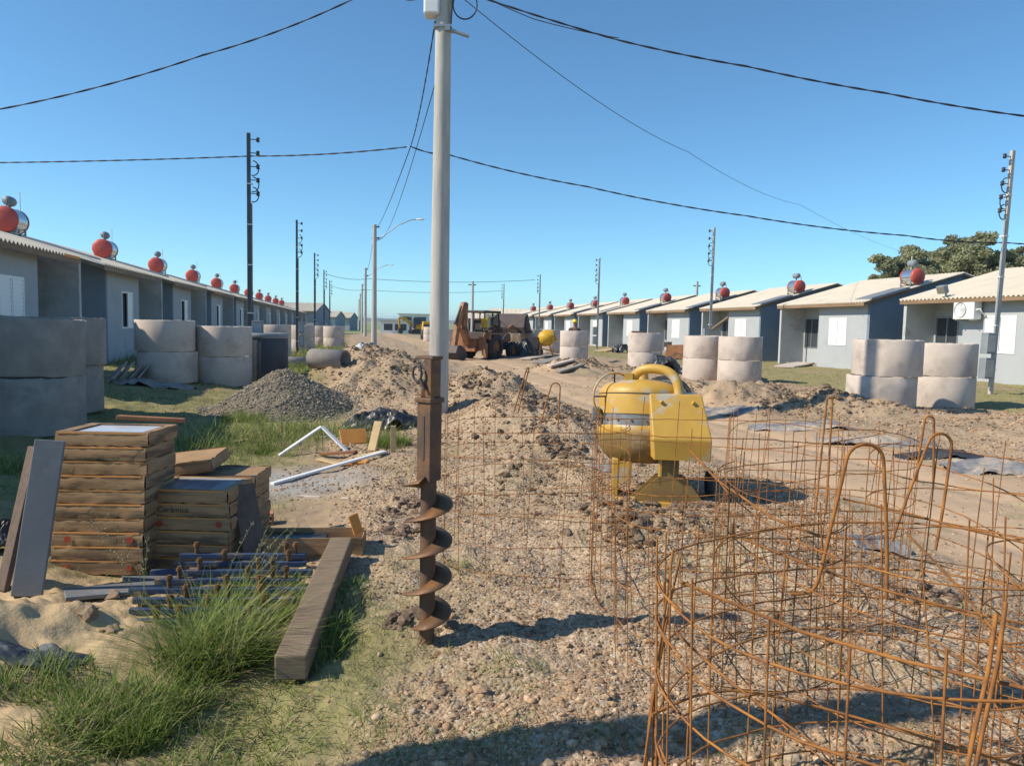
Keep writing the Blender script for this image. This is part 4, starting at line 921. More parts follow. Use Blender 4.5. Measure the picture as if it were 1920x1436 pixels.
def hairpin(label, px, pz, Y, hgt, wdt, r, lean=0.0, foot=0.0, rz=0.0):
    q = far(px, pz, Y); t = Matrix.Translation(q) @ Matrix.Rotation(R(rz), 4, 'Z') @ Matrix.Rotation(R(lean), 4, 'Y'); w2 = wdt/2; top = w2*.55
    pts = [(-w2-foot, 0, -hgt)] if foot else []
    if foot: pts += [(-w2-foot*.3, 0, -hgt+.005), (-w2-.004, 0, -hgt+.04)]
    else: pts += [(-w2, 0, -hgt)]
    pts += [(-w2*.85, 0, -hgt*.6), (-w2*.65, 0, -hgt*.3)]+[(-top*math.cos(a), 0, -top+top*math.sin(a)*1.0) for a in np.linspace(.25, math.pi-.25, 9)]+[(w2*.65, 0, -hgt*.3), (w2*.85, 0, -hgt*.6), (w2, 0, -hgt*1.0)]
    V = [Vector(p) for p in pts]; F2 = []
    for a, b in zip(V[:-1], V[1:]): F2 += [a.lerp(b, f) for f in (0, .34, .67)]
    F2.append(V[-1])
    for _ in range(2): F2 = [F2[0]]+[(F2[i-1]+F2[i]*2+F2[i+1])/4 for i in range(1, len(F2)-1)]+[F2[-1]]
    m = MB(); m.tube([t @ v for v in F2], r, 8); return tag(m.build('hairpin_bar', 'rust'), label, 'bent bar', 'bent hairpin bars hooked over the cages')
cage('thin rebar cage behind the hairpins, seen against the dirt road', 1.72, 4.2, .55, .55, .93, 7, 22, 0, (0, 2), .002)
cage('thin bent rebar cage low behind the elongated one', 1.0, 3.25, .5, .45, .8, 6, 20, 0, (2, -3), .002)
hairpin('thick tall hairpin bar with one bent foot, in front of the road', 1625, 832, 2.35, .50, .22, .006, 2, .09)
hairpin('slanting hairpin bar, second from the right', 1768, 813, 2.55, .40, .17, .005, 12, 0, 8)
hairpin('thin dark hairpin bar behind the slanting one', 1743, 780, 3.4, .30, .08, .0055, 1)
hairpin('narrow upright hairpin bar right of the mixer', 1556, 745, 3.5, .55, .05, .005, 1.5)
hairpin('small far hairpin bar near the gravel mound', 1043, 718, 5.2, .30, .12, .005, 8)
hairpin('thin hairpin bar left of the small far one', 990, 690, 5.4, .34, .03, .0045, 14)
# thick seam bars at lower right
for i, (a, b, lb) in enumerate([((1886, 1128), (1822, 1480), 'thick leaning rebar at lower right, right one of the pair'), ((1868, 1150), (1806, 1480), 'thick leaning rebar at lower right, left one of the pair')]):
    A = far(a[0], a[1], 1.62); B = far(b[0], b[1], 1.55); m = MB(); m.tube([A, A.lerp(B, .33)+Vector((.006, 0, 0)), A.lerp(B, .7), B+(B-A)*.9], .005, 8); tag(m.build('leaning_bar', 'rust'), lb, 'rebar', 'thick leaning bars')
A = far(1275, 1090, 2.0); m = MB(); m.tube([A, far(1500, 1183, 1.86), far(1700, 1240, 1.74), far(2050, 1318, 1.5)], .0048, 8); tag(m.build('tie_bar', 'rust'), 'thick rebar crossing the near cages from left to right', 'rebar')
A = far(1290, 840, 3.3); m = MB(); m.tube([A, far(1345, 900, 3.2), far(1450, 972, 3.0), far(1540, 1006, 2.85)], .0055, 8); tag(m.build('tie_bar', 'rust'), 'rebar sloping down from the mixer foot over the cages', 'rebar')

for i, (ps, r, lb) in enumerate([([(1262, 1030, 2.0), (1236, 1230, 1.98), (1208, 1430, 1.95), (1196, 1530, 1.95)], .0036, 'outer upright of the rebar bundle at the left side of the nearest cage'),
        ([(1275, 1045, 2.02), (1252, 1150, 2.0), (1226, 1300, 1.98), (1222, 1520, 1.96)], .0034, 'middle upright of the rebar bundle at the left side of the nearest cage'),
        ([(1245, 1090, 2.0), (1248, 1200, 2.0), (1215, 1330, 1.97), (1210, 1530, 1.95)], .0034, 'inner bent upright of the rebar bundle at the left side of the nearest cage'),
        ([(1268, 1185, 1.98), (1330, 1245, 1.9), (1420, 1318, 1.8), (1560, 1418, 1.66)], .0034, 'loose rebar slanting steeply down through the nearest cage'),
        ([(1222, 1340, 1.92), (1300, 1302, 2.02), (1390, 1290, 2.08), (1540, 1325, 2.05), (1720, 1378, 1.95), (1960, 1450, 1.8)], .0038, 'low bent rebar arching across the nearest cage'),
        ([(1580, 935, 2.7), (1690, 958, 2.6), (1800, 990, 2.5), (1960, 1026, 2.4)], .0038, 'loose rebar running to the right edge behind the hairpins'),
        ([(1395, 1010, 2.5), (1560, 1078, 2.35), (1760, 1135, 2.2), (1960, 1178, 2.1)], .004, 'loose rebar sloping to the right edge below the hairpins'),
        ([(1700, 1000, 2.2), (1790, 1090, 2.1), (1860, 1180, 2.0), (1950, 1270, 1.9)], .0035, 'loose rebar slanting down at the right edge')]):
    P_ = [far(*q) for q in ps]; Q_ = []
    for a, b in zip(P_[:-1], P_[1:]): Q_ += [a.lerp(b, f) for f in (0, .25, .5, .75)]
    Q_.append(P_[-1])
    for _ in range(3): Q_ = [Q_[0]]+[(Q_[k-1]+Q_[k]*2+Q_[k+1])/4 for k in range(1, len(Q_)-1)]+[Q_[-1]]
    m = MB(); m.tube(Q_, r, 6); tag(m.build('loose_rebar', 'rust'), lb, 'rebar', 'loose bent rebars among the cages')

# ------------------------------------------------------------------ tile boxes
BW, BD, BH = .545, .40, .0855
GB = 'flat cardboard tile boxes in two stacks'
def text_mesh(txt, size, name, mat, parent, loc, rot):
    cu = bpy.data.curves.new(name, 'FONT'); cu.body = txt; cu.size = size; cu.extrude = .0004; cu.align_x = 'LEFT'
    o = bpy.data.objects.new(name, cu); C.objects.link(o); dg = bpy.context.evaluated_depsgraph_get(); me = bpy.data.meshes.new_from_object(o.evaluated_get(dg))
    bpy.data.objects.remove(o); me.materials.clear(); me.materials.append(MAT[mat]); q = bpy.data.objects.new(name, me); C.objects.link(q); q.parent = parent; q.location = loc; q.rotation_euler = rot; return q
def tile_box(label, p, rz, open_top=False, dark=False, logos=0, word=None, tilt=0):
    t = thing('cardboard_box', label, 'box', p, rz, GB); t.rotation_euler.x = tilt
    m = MB(); nx, ny = 12, 6; hh = BH-.004
    zt = hh if not open_top else hh
    # four sides with crushed, wavy upper and lower lips
    def side(f, n, L, horiz):
        V = []
        for i in range(n+1):
            u = -L/2+L*i/n
            for k, z in enumerate((0.001, hh*.3, hh*.7, zt)):
                b = rng.normal(0, .0022)+(.004 if k in (1, 2) else 0)-(.003 if 0 < i < n and k == 3 else 0); dz = rng.normal(0, .003)*(k in (0, 3))
                V.append((u, f*(ny_+b), z+dz) if horiz else (f*(ny_+b), u, z+dz))
        F = [(4*i+k, 4*(i+1)+k, 4*(i+1)+k+1, 4*i+k+1) for i in range(n) for k in range(3)]; m.add(V, F, True)
    ny_ = BD/2; side(-1, 14, BW, True); side(1, 14, BW, True); ny_ = BW/2; side(-1, 8, BD, False); side(1, 8, BD, False)
    m.add([(-BW/2, -BD/2, .002), (BW/2, -BD/2, .002), (BW/2, BD/2, .002), (-BW/2, BD/2, .002)], [(0, 3, 2, 1)])
    if not open_top: m.add([(-BW/2+.001, -BD/2+.001, hh-.004), (BW/2-.001, -BD/2+.001, hh-.004), (BW/2-.001, BD/2-.001, hh-.004), (-BW/2+.001, BD/2-.001, hh-.004)], [(0, 1, 2, 3)])
    body = m.build('carton', 'card', t)
    m = MB()                                                 # orange raw edge of the lid strip
    m.box(-BW/2+.01, BW/2-.02, -BD/2-.0035, -BD/2+.004, hh-.008, hh+.001); m.build('lid_edge', 'card_in', t)
    if open_top:
        m = MB()
        for q in ((-BW/2, BW/2, -BD/2, -BD/2+.035), (-BW/2, BW/2, BD/2-.03, BD/2), (-BW/2, -BW/2+.07, -BD/2+.035, BD/2-.03), (BW/2-.05, BW/2, -BD/2+.035, BD/2-.03)): m.box(q[0], q[1], q[2], q[3], hh-.003, hh+.002)
        m.build('rim_flap', 'card', t)
        m = MB(); m.box(-BW/2+.05, BW/2-.045, -BD/2+.03, BD/2-.02, .01, hh-.007); m.build('tile', 'tile_dark' if dark else 'tile', t)
        if dark:
            m = MB(); m.box(-BW/2+.055, BW/2-.05, BD/2-.05, BD/2-.026, hh-.006, hh-.001); m.build('tile', 'tile', t)
    for k in range(logos):
        x = (-.17, .20)[k]; m = MB(); m.lathe([(.001, 0), (.020, 0)], 16, Matrix.Translation((x, -BD/2-.0085, .042)) @ Matrix.Rotation(R(90), 4, 'X')); m.build('round_logo', 'ink_red', t)
    if word: text_mesh(word, .05, 'print', 'ink', t, (-.17, -BD/2-.009, .03), (R(90), 0, 0))
    return t
pL = at(180, 1079); zL = pL.z+.01; pL = Vector((pL.x, pL.y+BD/2, zL))
for k in range(10):
    lb = 'open topmost tile box of the taller stack, pale tile showing' if k == 9 else 'cardboard tile box, %s from the bottom of the taller stack' % ORD[k]
    tile_box(lb, pL+Vector((.006*k*.5+rng.normal(0, .006), rng.normal(0, .006), BH*k)), R(1.5+rng.normal(0, .7)), k == 9, False, 2 if k in (0, 2) else 0)
pR = at(349, 1074); pR = Vector((pR.x, pR.y+BD/2, pR.z+.01))
for k in range(6):
    lb = 'open topmost tile box of the shorter stack, dark blue tile edges showing' if k == 5 else 'cardboard tile box, %s from the bottom of the shorter stack' % ORD[k]
    tile_box(lb, pR+Vector((rng.normal(0, .008), rng.normal(0, .006), BH*k)), R(-1+rng.normal(0, .8)), k == 5, True, 2 if k == 3 else 0, 'Cerâmica' if k == 4 else None)
pM = pR+Vector((-.02, .43, 0))
for k in range(6): tile_box('tile box hidden behind the shorter stack, %s from the bottom' % ORD[k], pM+Vector((rng.normal(0, .008), rng.normal(0, .006), BH*k)), R(2+rng.normal(0, .8)))
t = tile_box('crooked tile box jutting out between the two stacks', pM+Vector((-.27, -.02, BH*6.1)), R(4), tilt=R(4)); t.rotation_euler.y = R(-7)
tile_box('tile box lying under the crooked box behind both stacks', pM+Vector((-.50, .06, BH*5)), R(3))
def obox(name, mat, A, B, wd, th, label, cat, up=Vector((0, 0, 1)), bevel=.004, group=None):
    """a bar of given width and thickness between two points"""
    A, B = Vector(A), Vector(B); d = B-A; L = d.length; x = d.normalized(); y = up.cross(x).normalized(); z = x.cross(y)
    mt = Matrix((x, y, z)).transposed().to_4x4(); m = MB(); m.box(0, L, -wd/2, wd/2, 0, th); o = m.build(name, mat, None, bevel); o.matrix_world = Matrix.Translation(A) @ mt; return tag(o, label, cat, group)
a = at(52, 1117); b = far(96, 826, a.y+.22)
obox('stone_slab', 'slab', a, b, .145, .035, 'long grey stone slab leaning against the left side of the taller box stack', 'slab', Vector((.35, -1, .2)))
a = at(10, 1108); b = far(70, 838, a.y+.18)
obox('leaning_board', 'board', a, b, .09, .03, 'brown board with rough edge leaning left of the grey slab', 'board', Vector((-.6, -1, .2)))
a = at(482, 1064); b = far(452, 908, a.y+.14)
obox('leaning_board', 'board', a, b, .15, .025, 'brown board leaning on the right side of the shorter box stack', 'board', Vector((.75, -.8, .2)))
a = at(168, 800); q = pL+Vector((-.12, .30, BH*10+.01))
obox('plank', 'brown_wood', q+Vector((0, .0, -.0)), q+Vector((.42, .05, -.02)), .05, .03, 'dark wooden plank end behind the top of the taller box stack', 'plank')
a = at(640, 1046); b = at(545, 1285)
obox('timber_beam', 'timber', b+Vector((0, 0, .02)), a+Vector((0, 0, .02)), .135, .11, 'thick weathered timber beam lying in the grass', 'beam', bevel=.008)
# open carton with orange flap
p = at(588, 1038); t = thing('open_carton', 'long shallow open carton with an orange flap, behind the timber beam', 'carton', p, R(6))
m = MB(); w2, d2, h2 = .33, .13, .14
m.box(-w2, w2, -d2, -d2+.008, 0, h2); m.box(-w2, w2, d2-.008, d2, 0, h2); m.box(-w2, -w2+.008, -d2+.008, d2-.008, 0, h2); m.box(w2-.008, w2, -d2+.008, d2-.008, 0, h2); m.box(-w2+.008, w2-.008, -d2+.008, d2-.008, 0, .008); m.build('carton', 'card', t)
m = MB(); m.box(-.035, .035, -.005, .005, 0, .13, Matrix.Translation((w2-.04, .02, h2-.01)) @ Matrix.Rotation(R(-18), 4, 'Y') @ Matrix.Rotation(R(40), 4, 'Z')); m.build('flap', 'orange_wood', t)
m = MB(); m.box(-w2+.01, .08, -d2+.02, d2-.02, .008, .11); m.build('dark_inside', 'plastic_black', t)  # dark block filling most of the carton's inside
# blue slatted rack with rusty bolts
p = at(425, 1128); t = thing('slatted_rack', 'blue slatted rack with rusty upright bolts, overgrown by weeds', 'rack', p+Vector((0, 0, .02)), R(4))
for i in range(8):
    y = -.42+.115*i; z = .02+.012*i; L = (.34, .36, .42, .46, .40, .44, .38, .36)[i]
    m = MB(); m.box(-L-.03*(i % 2), L, y-.017, y+.017, z, z+.03); m.build('slat', 'bluepaint', t, .003)
for x in (-.3, .28):
    m = MB(); m.box(x-.03, x+.03, -.46, .46, -.03, .01, Matrix.Rotation(R(6), 4, 'X')); m.build('rail', 'timber', t)
bolt = None
for i in range(30):
    k = i % 8; y = -.42+.115*k; x = -.3+.62*rng.random()
    if bolt is None: m = MB(); m.tube([(0, 0, 0), (0, 0, .075)], .012, 10); m.tube([(0, 0, .05), (0, 0, .066)], .019, 6); bolt = m.build('bolt', 'auger_bright', t); o = bolt
    else: o = bolt.copy(); C.objects.link(o); o.parent = t
    o.location = (x, y, .045+.012*k)
for (a, b, wd, lb) in [((120, 1122), (330, 1100), .17, 'flat grey slab lying on the sand in front of the boxes'), ((230, 1092), (345, 1090), .10, 'thin pale slab lying under the shorter box stack')]:
    obox('stone_slab', 'slab', at(*a)+Vector((0, 0, -.0)), at(*b)+Vector((0, 0, .0)), wd, .022, lb, 'slab')
# bricks right of the short stack
p = at(490, 985); t = thing('hollow_brick', 'hollow brick standing behind the brown leaning board', 'brick', p, R(12)); m = MB()
for i in range(3): m.box(-.09, .09, -.05, .05, .045*i, .045*i+.01)
for x in (-.09, -.03, .03, .08): m.box(x, x+.01, -.048, .048, .01, .09)
m.build('clay_body', 'brick', t)

# ------------------------------------------------------------------ crumpled sheets and scraps
def crumple(name, mat, c, rx, ry, h, rz, label, cat, seed, flat=.4, n=60):
    u = np.linspace(-1, 1, n); X, Y = np.meshgrid(u, u); e = np.abs(vnoise(X*2.2+seed, Y*2.2, seed))*.5
    edge = np.clip(1-(X**2+Y**2)**.5*(.85+.5*vnoise(X*3+seed, Y*3, seed+4)), -1, 1)
    lump = np.clip(edge*1.8, 0, 1)**.6
    z = h*lump*(flat+(1-flat)*(1-2*np.abs(fbm(X+seed*3.1, Y, .55, 4, seed, .6))))-.03*(edge < .02)
    xx = (X+.12*fbm(X, Y, .6, 3, seed+9))*rx; yy = (Y+.12*fbm(X, Y, .6, 3, seed+19))*ry; cs, sn = math.cos(rz), math.sin(rz)
    wx = c[0]+xx*cs-yy*sn; wy = c[1]+xx*sn+yy*cs; Z = HH(wx, wy)+z
    keep = (edge[:-1, :-1] > -.02); i = np.arange(n-1)[:, None]; j = np.arange(n-1)[None, :]
    F = np.stack([i*n+j, i*n+j+1, (i+1)*n+j+1, (i+1)*n+j], -1)[keep]
    o = rawmesh(name, np.stack([wx, wy, Z], -1).reshape(-1, 3), F, mat, smooth=True); tag(o, label, cat); return o
p = at(715, 802); crumple('black_sheet', 'plastic_black', p, .55, .42, .26, .2, 'heap of crumpled black plastic sheet left of the auger shaft', 'plastic sheet', 3)
p = at(12, 1030); crumple('plastic_bag', 'plastic_black', p, .16, .16, .2, 0, 'crumpled black bag at the left edge beside the brown board', 'plastic bag', 5)
p = at(70, 1240); crumple('blue_sheet', 'tank', p, .2, .09, .03, 0, 'dark blue plastic sheet half buried in the sand at lower left', 'plastic sheet', 6, .8)
for k, (px, py, rx, ry, h, lb) in enumerate([(1345, 772, .7, .3, .05, 'pale crumpled sheet on the road edge right of the mixer'), (1500, 806, .8, .22, .10, 'grey crumpled plastic sheet on the far road edge, left piece'), (1640, 832, .75, .2, .10, 'grey crumpled plastic sheet on the far road edge, middle piece'),
                                              (1760, 852, .5, .2, .08, 'dark crumpled plastic sheet on the far road edge behind the hairpins'), (1880, 876, .6, .3, .08, 'pale grey plastic sheet on the far road edge at the right frame side'), (1640, 1025, .22, .12, .06, 'small grey plastic scrap on the gravel behind the thick hairpin'), (1140, 880, .3, .1, .03, 'white plastic scrap left of the mixer leg')]):
    p = at(px, py); crumple('plastic_sheet', 'plastic_grey' if k not in (3,) else 'plastic_black', p, rx, ry, h, R(100) if k < 5 and False else R(-20), lb, 'plastic sheet', 20+k, .45)
p = far(992, 652, 38.6); crumple('plastic_bag', 'plastic_black', Vector((p.x, p.y, p.z)), .7, .6, .9, 0, 'big black bag in front of the rings right of the backhoe', 'plastic bag', 41, .8)
p = at(1165, 662); crumple('plastic_bag', 'plastic_black', p, .5, .45, .55, 0, 'rounded dark bag on the grass before the right row houses', 'plastic bag', 43, .85)
p = at(1243, 700); crumple('plastic_bag', 'plastic_black', p, .55, .5, .6, 0, 'black bag behind the mixer, below the pale ring', 'plastic bag', 44, .8)
p = at(285, 726); crumple('rubble_heap', 'concrete_old_shaded', p, .8, .35, .14, 0, 'low heap of pale rubble in front of the half sunlit ring', 'rubble', 45, .3)
p = far(672, 652, 24); crumple('white_sack', 'white', p, .34, .3, .28, 0, 'white sack lying at the top of the soil mound', 'sack', 46, .7)
p = far(690, 648, 26); crumple('plastic_bag', 'tank', p, .5, .4, .3, 0, 'dark bag beside the white sack on the soil mound', 'plastic bag', 47, .7)
# white bent strip, trims and wood scraps
a = at(524, 856); ap = far(603, 801, a.y+.35); b = at(652, 850)
obox('white_strip', 'white', a, ap, .055, .02, 'white ribbed strip rising from the chippings, left leg of the bent pair', 'strip', group='white plastic strips')
obox('white_strip', 'white', ap, b, .055, .02, 'white ribbed strip coming down to the orange scraps, right leg of the bent pair', 'strip', group='white plastic strips')
obox('white_strip', 'white', at(600, 822), at(706, 806), .03, .015, 'thin white strip lying behind the bent pair', 'strip', group='white plastic strips')
obox('white_strip', 'white', at(510, 910), at(722, 851), .055, .025, 'long white strip lying on the dry grass', 'strip', group='white plastic strips')
def panel(px, py, w_, h_, th, rz, tilt, mat, name, label, cat, dz=0):
    p = at(px, py); m = MB(); n = 6
    m.box(-w_/2, w_/2, -th/2, th/2, 0, h_); o = m.build(name, mat, None, .003); o.location = (p.x, p.y, p.z+dz); o.rotation_euler = (R(tilt), 0, R(rz)); return tag(o, label, cat)
panel(666, 832, .34, .20, .02, 30, -35, 'orange_wood', 'wood_panel', 'orange plywood piece tilted against the black sheet', 'wood scrap')
panel(697, 846, .10, .36, .03, -20, -25, 'pale_wood', 'wood_panel', 'pale upright wood piece beside the tilted orange plywood', 'wood scrap')
panel(737, 848, .06, .32, .02, 10, 8, 'pale_wood', 'wood_panel', 'narrow pale upright board under the black sheet', 'wood scrap')
obox('plank', 'brown_wood', at(602, 854), at(668, 850), .08, .03, 'reddish brown plank flat on the ground before the white strips', 'plank', bevel=.004)
obox('plank', 'orange_wood', at(632, 872), at(690, 868), .11, .025, 'bright orange plank on the dry grass', 'plank')
obox('plank', 'pale_wood', at(598, 862), at(640, 872), .09, .02, 'pale torn board left of the bright orange plank', 'plank')
obox('plank', 'pale_wood', at(672, 860), at(716, 850), .07, .02, 'pale board right of the orange scraps', 'plank')
obox('plank', 'pale_wood', at(425, 832), at(470, 826), .10, .02, 'pale board lying between the grass tufts', 'plank')
obox('plank', 'concrete', at(560, 931), at(655, 936), .025, .012, 'thin pale lath on the dry grass', 'plank')
obox('plank', 'pale_wood', at(520, 1080), at(575, 1072), .10, .02, 'pale board end beside the timber beam', 'plank')
# roof tile sheets leaning by the ring
for i, (x0, x1) in enumerate([(205, 232), (218, 246), (236, 262), (252, 276)]):
    a = at(x0, 718); b = far(x1, 684 if i < 2 else 688, a.y+.5); obox('roof_tile', 'concrete_old_shaded', a, b, .3, .03, 'leaning grey roof sheet by the half sunlit ring, %s from the left' % ORD[i], 'roof sheet', Vector((-.6, -.8, .4)), group='leaning grey roof sheets')
# boards and slabs on the far road edge
for i, (a, b, wd, mat, lb) in enumerate([((985, 675), (1035, 668), .5, 'concrete', 'pale slab on the road edge before the black bag'), ((1010, 684), (1058, 672), .45, 'concrete_old_shaded', 'grey broken slab, second from the backhoe'), ((1030, 692), (1075, 680), .5, 'concrete', 'pale broken slab, third from the backhoe'), ((1045, 700), (1092, 688), .35, 'concrete_old_shaded', 'long pale slab nearest the worker rings'),
                                         ((945, 640), (985, 664), .3, 'white', 'white plank leaning on the ring right of the backhoe'), ((1470, 690), (1510, 684), .8, 'concrete', 'pale slab on the grass before the second right house'), ((1125, 660), (1150, 656), .8, 'pale_wood', 'pale board on the far grass strip')]):
    A, B = at(*a), at(*b)
    if i == 4: A = far(938, 636, A.y)
    obox('broken_slab', mat, A+Vector((0, 0, .02)), B+Vector((0, 0, .06)), wd, .06, lb, 'slab')
# brick stack and rusty bucket by the fourth right house
p = at(1262, 676); sc = p.y/30
t = thing('digger_bucket', 'rusty toothed digger bucket with its arm, left of the touching ring pair', 'bucket', p+Vector((.5, 1.5, 0)), R(-25))
m = MB(); m.prism([(-.5, .1), (-.1, 0), (.5, .15), (.55, .75), (.4, .75), (.35, .3), (-.05, .12), (-.4, .25)], 'y', -.45, .45); m.prism([(-.5, .1), (-.1, 0), (.5, .15), (.55, .75), (-.4, .7)], 'y', -.46, -.43); m.build('shell', 'bh_orange', t)
for k in range(4): m = MB(); m.box(-.56, -.36, -.4+.24*k, -.32+.24*k, .6, .85); m.build('tooth', 'bh_dark', t)
m = MB(); m.tube([(.5, 0, .6), (2.4, 0, 2.1)], .07, 8); m.build('arm', 'timber', t)
t = thing('brick_stack', 'small stack of pale red bricks against the wall behind the pale ring', 'bricks', p+Vector((-1.6, 2.6, 0)), ROT); m = MB()
for i in range(8):
    for k in range(3): m.box(.2*k+.03*(i % 2), .2*k+.19+.03*(i % 2), 0, .2, .17*i, .17*i+.16)
m.build('brick_courses', 'brick', t)

# ------------------------------------------------------------------ backhoe loader
p = far(905, 672, 36.5); p.z = hz(p.x, p.y); t = thing('backhoe_loader', 'rusty orange backhoe loader with folded boom and raised front bucket on the dirt road', 'backhoe', (p.x-.1, p.y, p.z), R(90-30)); t.scale = (.88,)*3
def wheel(parent, x, y, r, wd, rim):
    m = MB(); T = Matrix.Translation((x, y, r)) @ Matrix.Rotation(R(90), 4, 'X')
    m.lathe([(r*.55, -wd/2), (r*.93, -wd/2), (r, -wd*.32), (r, wd*.32), (r*.93, wd/2), (r*.55, wd/2)], 32, T)
    for k in range(18):
        a = 6.2832*k/18; Q = T @ Matrix.Rotation(a, 4, 'Z'); m.box(r*.94, r*1.03, -.035, .035, -wd*.48, 0, Q @ Matrix.Rotation(R(12), 4, 'X')); m.box(r*.94, r*1.03, .06, .13, 0, wd*.48, Q @ Matrix.Rotation(R(-12), 4, 'X'))
    w_ = m.build('wheel', 'rubber', parent); m = MB(); m.lathe([(.001, -.02), (r*.3, -.06), (r*.55, -wd*.4), (r*.56, wd*.4), (r*.3, .06), (.001, .02)], 24, T); m.build('rim', rim, w_); return w_
for y in (-.85, .85): wheel(t, 0, y, .70, .44, 'bh_orange'); wheel(t, 2.05, y*.95, .47, .32, 'bh_orange')
m = MB(); m.box(-.9, 2.4, -.38, .38, .5, .95); m.build('chassis', 'bh_dark', t, .03)
m = MB(); m.prism([(.95, .95), (2.55, .95), (2.6, 1.1), (2.55, 1.42), (.95, 1.62)], 'y', -.42, .42); m.build('engine_hood', 'bh_orange', t, .04)
m = MB(); m.box(-.75, .75, -1.05, -.62, 1.38, 1.47); m.box(-.8, -.6, -1.05, -.62, 1.1, 1.38); m.build('mudguard', 'bh_orange', t, .02); m = MB(); m.box(-.75, .75, .62, 1.05, 1.38, 1.47); m.box(-.8, -.6, .62, 1.05, 1.1, 1.38); m.build('mudguard', 'bh_orange', t, .02)
m = MB(); m.box(-.7, .9, -.6, .6, .95, 1.5)
cab = m.build('cab', 'bh_dark', t, .03)
for x in (-.68, .2, .86):
    for y in (-.66, .66): m = MB(); m.tube([(x, y, 1.45), (x*.96, y*.94, 2.56)], .045, 8); m.build('cab_post', 'bh_dark', cab)
m = MB(); m.box(-.8, .95, -.72, .72, 2.55, 2.68); m.build('cab_roof', 'bh_dark', cab, .04)
m = MB(); m.box(-.64, .82, -.655, -.65, 1.5, 2.5); g1 = m.build('side_window', 'cabglass', cab)
m = MB(); m.box(-.25, .3, -.28, .28, 1.45, 1.6); m.box(-.32, -.2, -.28, .28, 1.6, 2.15); m.build('seat', 'rubber', cab, .03)
m = MB(); m.tube([(1.5, -.3, 1.5), (1.5, -.3, 2.15)], .05, 8); m.build('exhaust_pipe', 'bh_dark', t)
# loader arms and raised bucket
for y in (-.6, .6):
    m = MB(); m.prism([(.9, 1.35), (1.1, 1.2), (2.3, 1.75), (3.15, 1.55), (3.2, 1.7), (2.3, 1.95)], 'y', y-.06, y+.06); m.build('loader_arm', 'bh_orange', t, .015)
    m = MB(); m.tube([(1.3, y*.8, 1.0), (2.2, y*.8, 1.7)], .05, 8); m.build('hydraulic_ram', 'steel', t)
m = MB(); m.prism([(3.1, 1.45), (3.95, 1.5), (4.05, 1.62), (3.35, 1.65), (3.2, 1.8), (3.25, 2.3), (3.45, 2.55), (3.35, 2.6), (3.1, 2.4), (3.0, 1.8)], 'y', -1.05, 1.05)
for y in (-1.05, 1.03): m.prism([(3.1, 1.45), (3.95, 1.5), (3.45, 2.55), (3.1, 2.4), (3.0, 1.8)], 'y', y, y+.03)
m.build('front_bucket', 'bh_dark', t)
for k in range(6): m = MB(); m.box(3.9, 4.15, -1.0+.36*k, -.9+.36*k, 1.5, 1.56); m.build('bucket_tooth', 'bh_orange', t)
# rear boom, stick and bucket, folded up
m = MB(); m.box(-1.3, -.9, -.45, .45, .45, 1.15); m.build('swing_frame', 'bh_orange', t, .02)
m = MB(); m.prism([(-1.15, .75), (-1.45, .8), (-2.0, 1.7), (-1.85, 2.95), (-1.55, 3.05), (-1.55, 2.8), (-1.62, 1.8)], 'y', -.16, .16); m.build('boom', 'bh_orange', t, .02)
m = MB(); m.prism([(-1.6, 3.1), (-1.9, 3.05), (-2.45, 2.0), (-2.75, .75), (-2.5, .7), (-2.15, 1.9)], 'y', -.12, .12); m.build('stick', 'bh_orange', t, .02)
m = MB(); m.tube([(-1.35, .2, 1.1), (-1.75, .2, 2.3)], .06, 8); m.build('hydraulic_ram', 'steel', t); m = MB(); m.tube([(-2.0, 0, 2.85), (-2.6, 0, 1.9)], .055, 8); m.build('hydraulic_ram', 'bh_dark', t)
m = MB(); m.prism([(-2.75, .8), (-2.45, .8), (-2.0, .55), (-1.85, .2), (-2.1, .03), (-2.6, .05), (-2.95, .4)], 'y', -.35, .35); m.build('rear_bucket', 'bh_dark', t, .02)
for y in (-1, 1): m = MB(); m.prism([(-1.1, .5), (-1.0, .5), (-1.0, 1.25), (-1.1, 1.25)], 'y', y*.55, y*.95); m.box(-1.15, -.95, min(y*.9, y*1.05), max(y*.9, y*1.05), .15, .9); m.build('stabiliser', 'bh_orange', t)
m = MB(); m.prism([(-.05, 0), (.05, 0), (.05, .5), (-.05, .5)], 'y', -.2, .2); o = m.build('number_plate', 'yellow2', t); o.location = (-.85, -.75, 1.75)
# far yellow excavator and small yellow truck
def excav(px, Y, label):
    p = far(px, 636, Y); t = thing('excavator', label, 'excavator', (p.x, Y, hz(p.x, Y)), R(200))
    for y in (-.9, .9): m = MB(); m.prism([(-1.4, .1), (1.4, .1), (1.6, .45), (1.4, .8), (-1.4, .8), (-1.6, .45)], 'y', y-.25, y+.25); m.build('track', 'rubber', t)
    m = MB(); m.box(-1.6, .9, -1.1, 1.1, .9, 1.7); m.build('body', 'yellow2', t, .1); m = MB(); m.box(.0, 1.2, .2, 1.1, 1.0, 2.6); m.build('cab', 'tank', t, .08)
    m = MB(); m.prism([(.8, 1.3), (1.2, 1.2), (2.4, 2.3), (3.3, 2.4), (3.2, 2.7), (2.2, 2.7)], 'y', -.25, .15); m.build('boom', 'yellow2', t); m = MB(); m.prism([(3.1, 2.7), (3.4, 2.6), (3.2, .8), (3.0, .9)], 'y', -.2, .1); m.build('stick', 'yellow2', t)
    m = MB(); m.prism([(2.9, 1.0), (3.3, 1.0), (3.4, .3), (2.8, .1), (2.6, .5)], 'y', -.4, .3); m.build('bucket', 'bh_dark', t)
excav(786, 118, 'small yellow excavator far down the road, left of the tall pole')
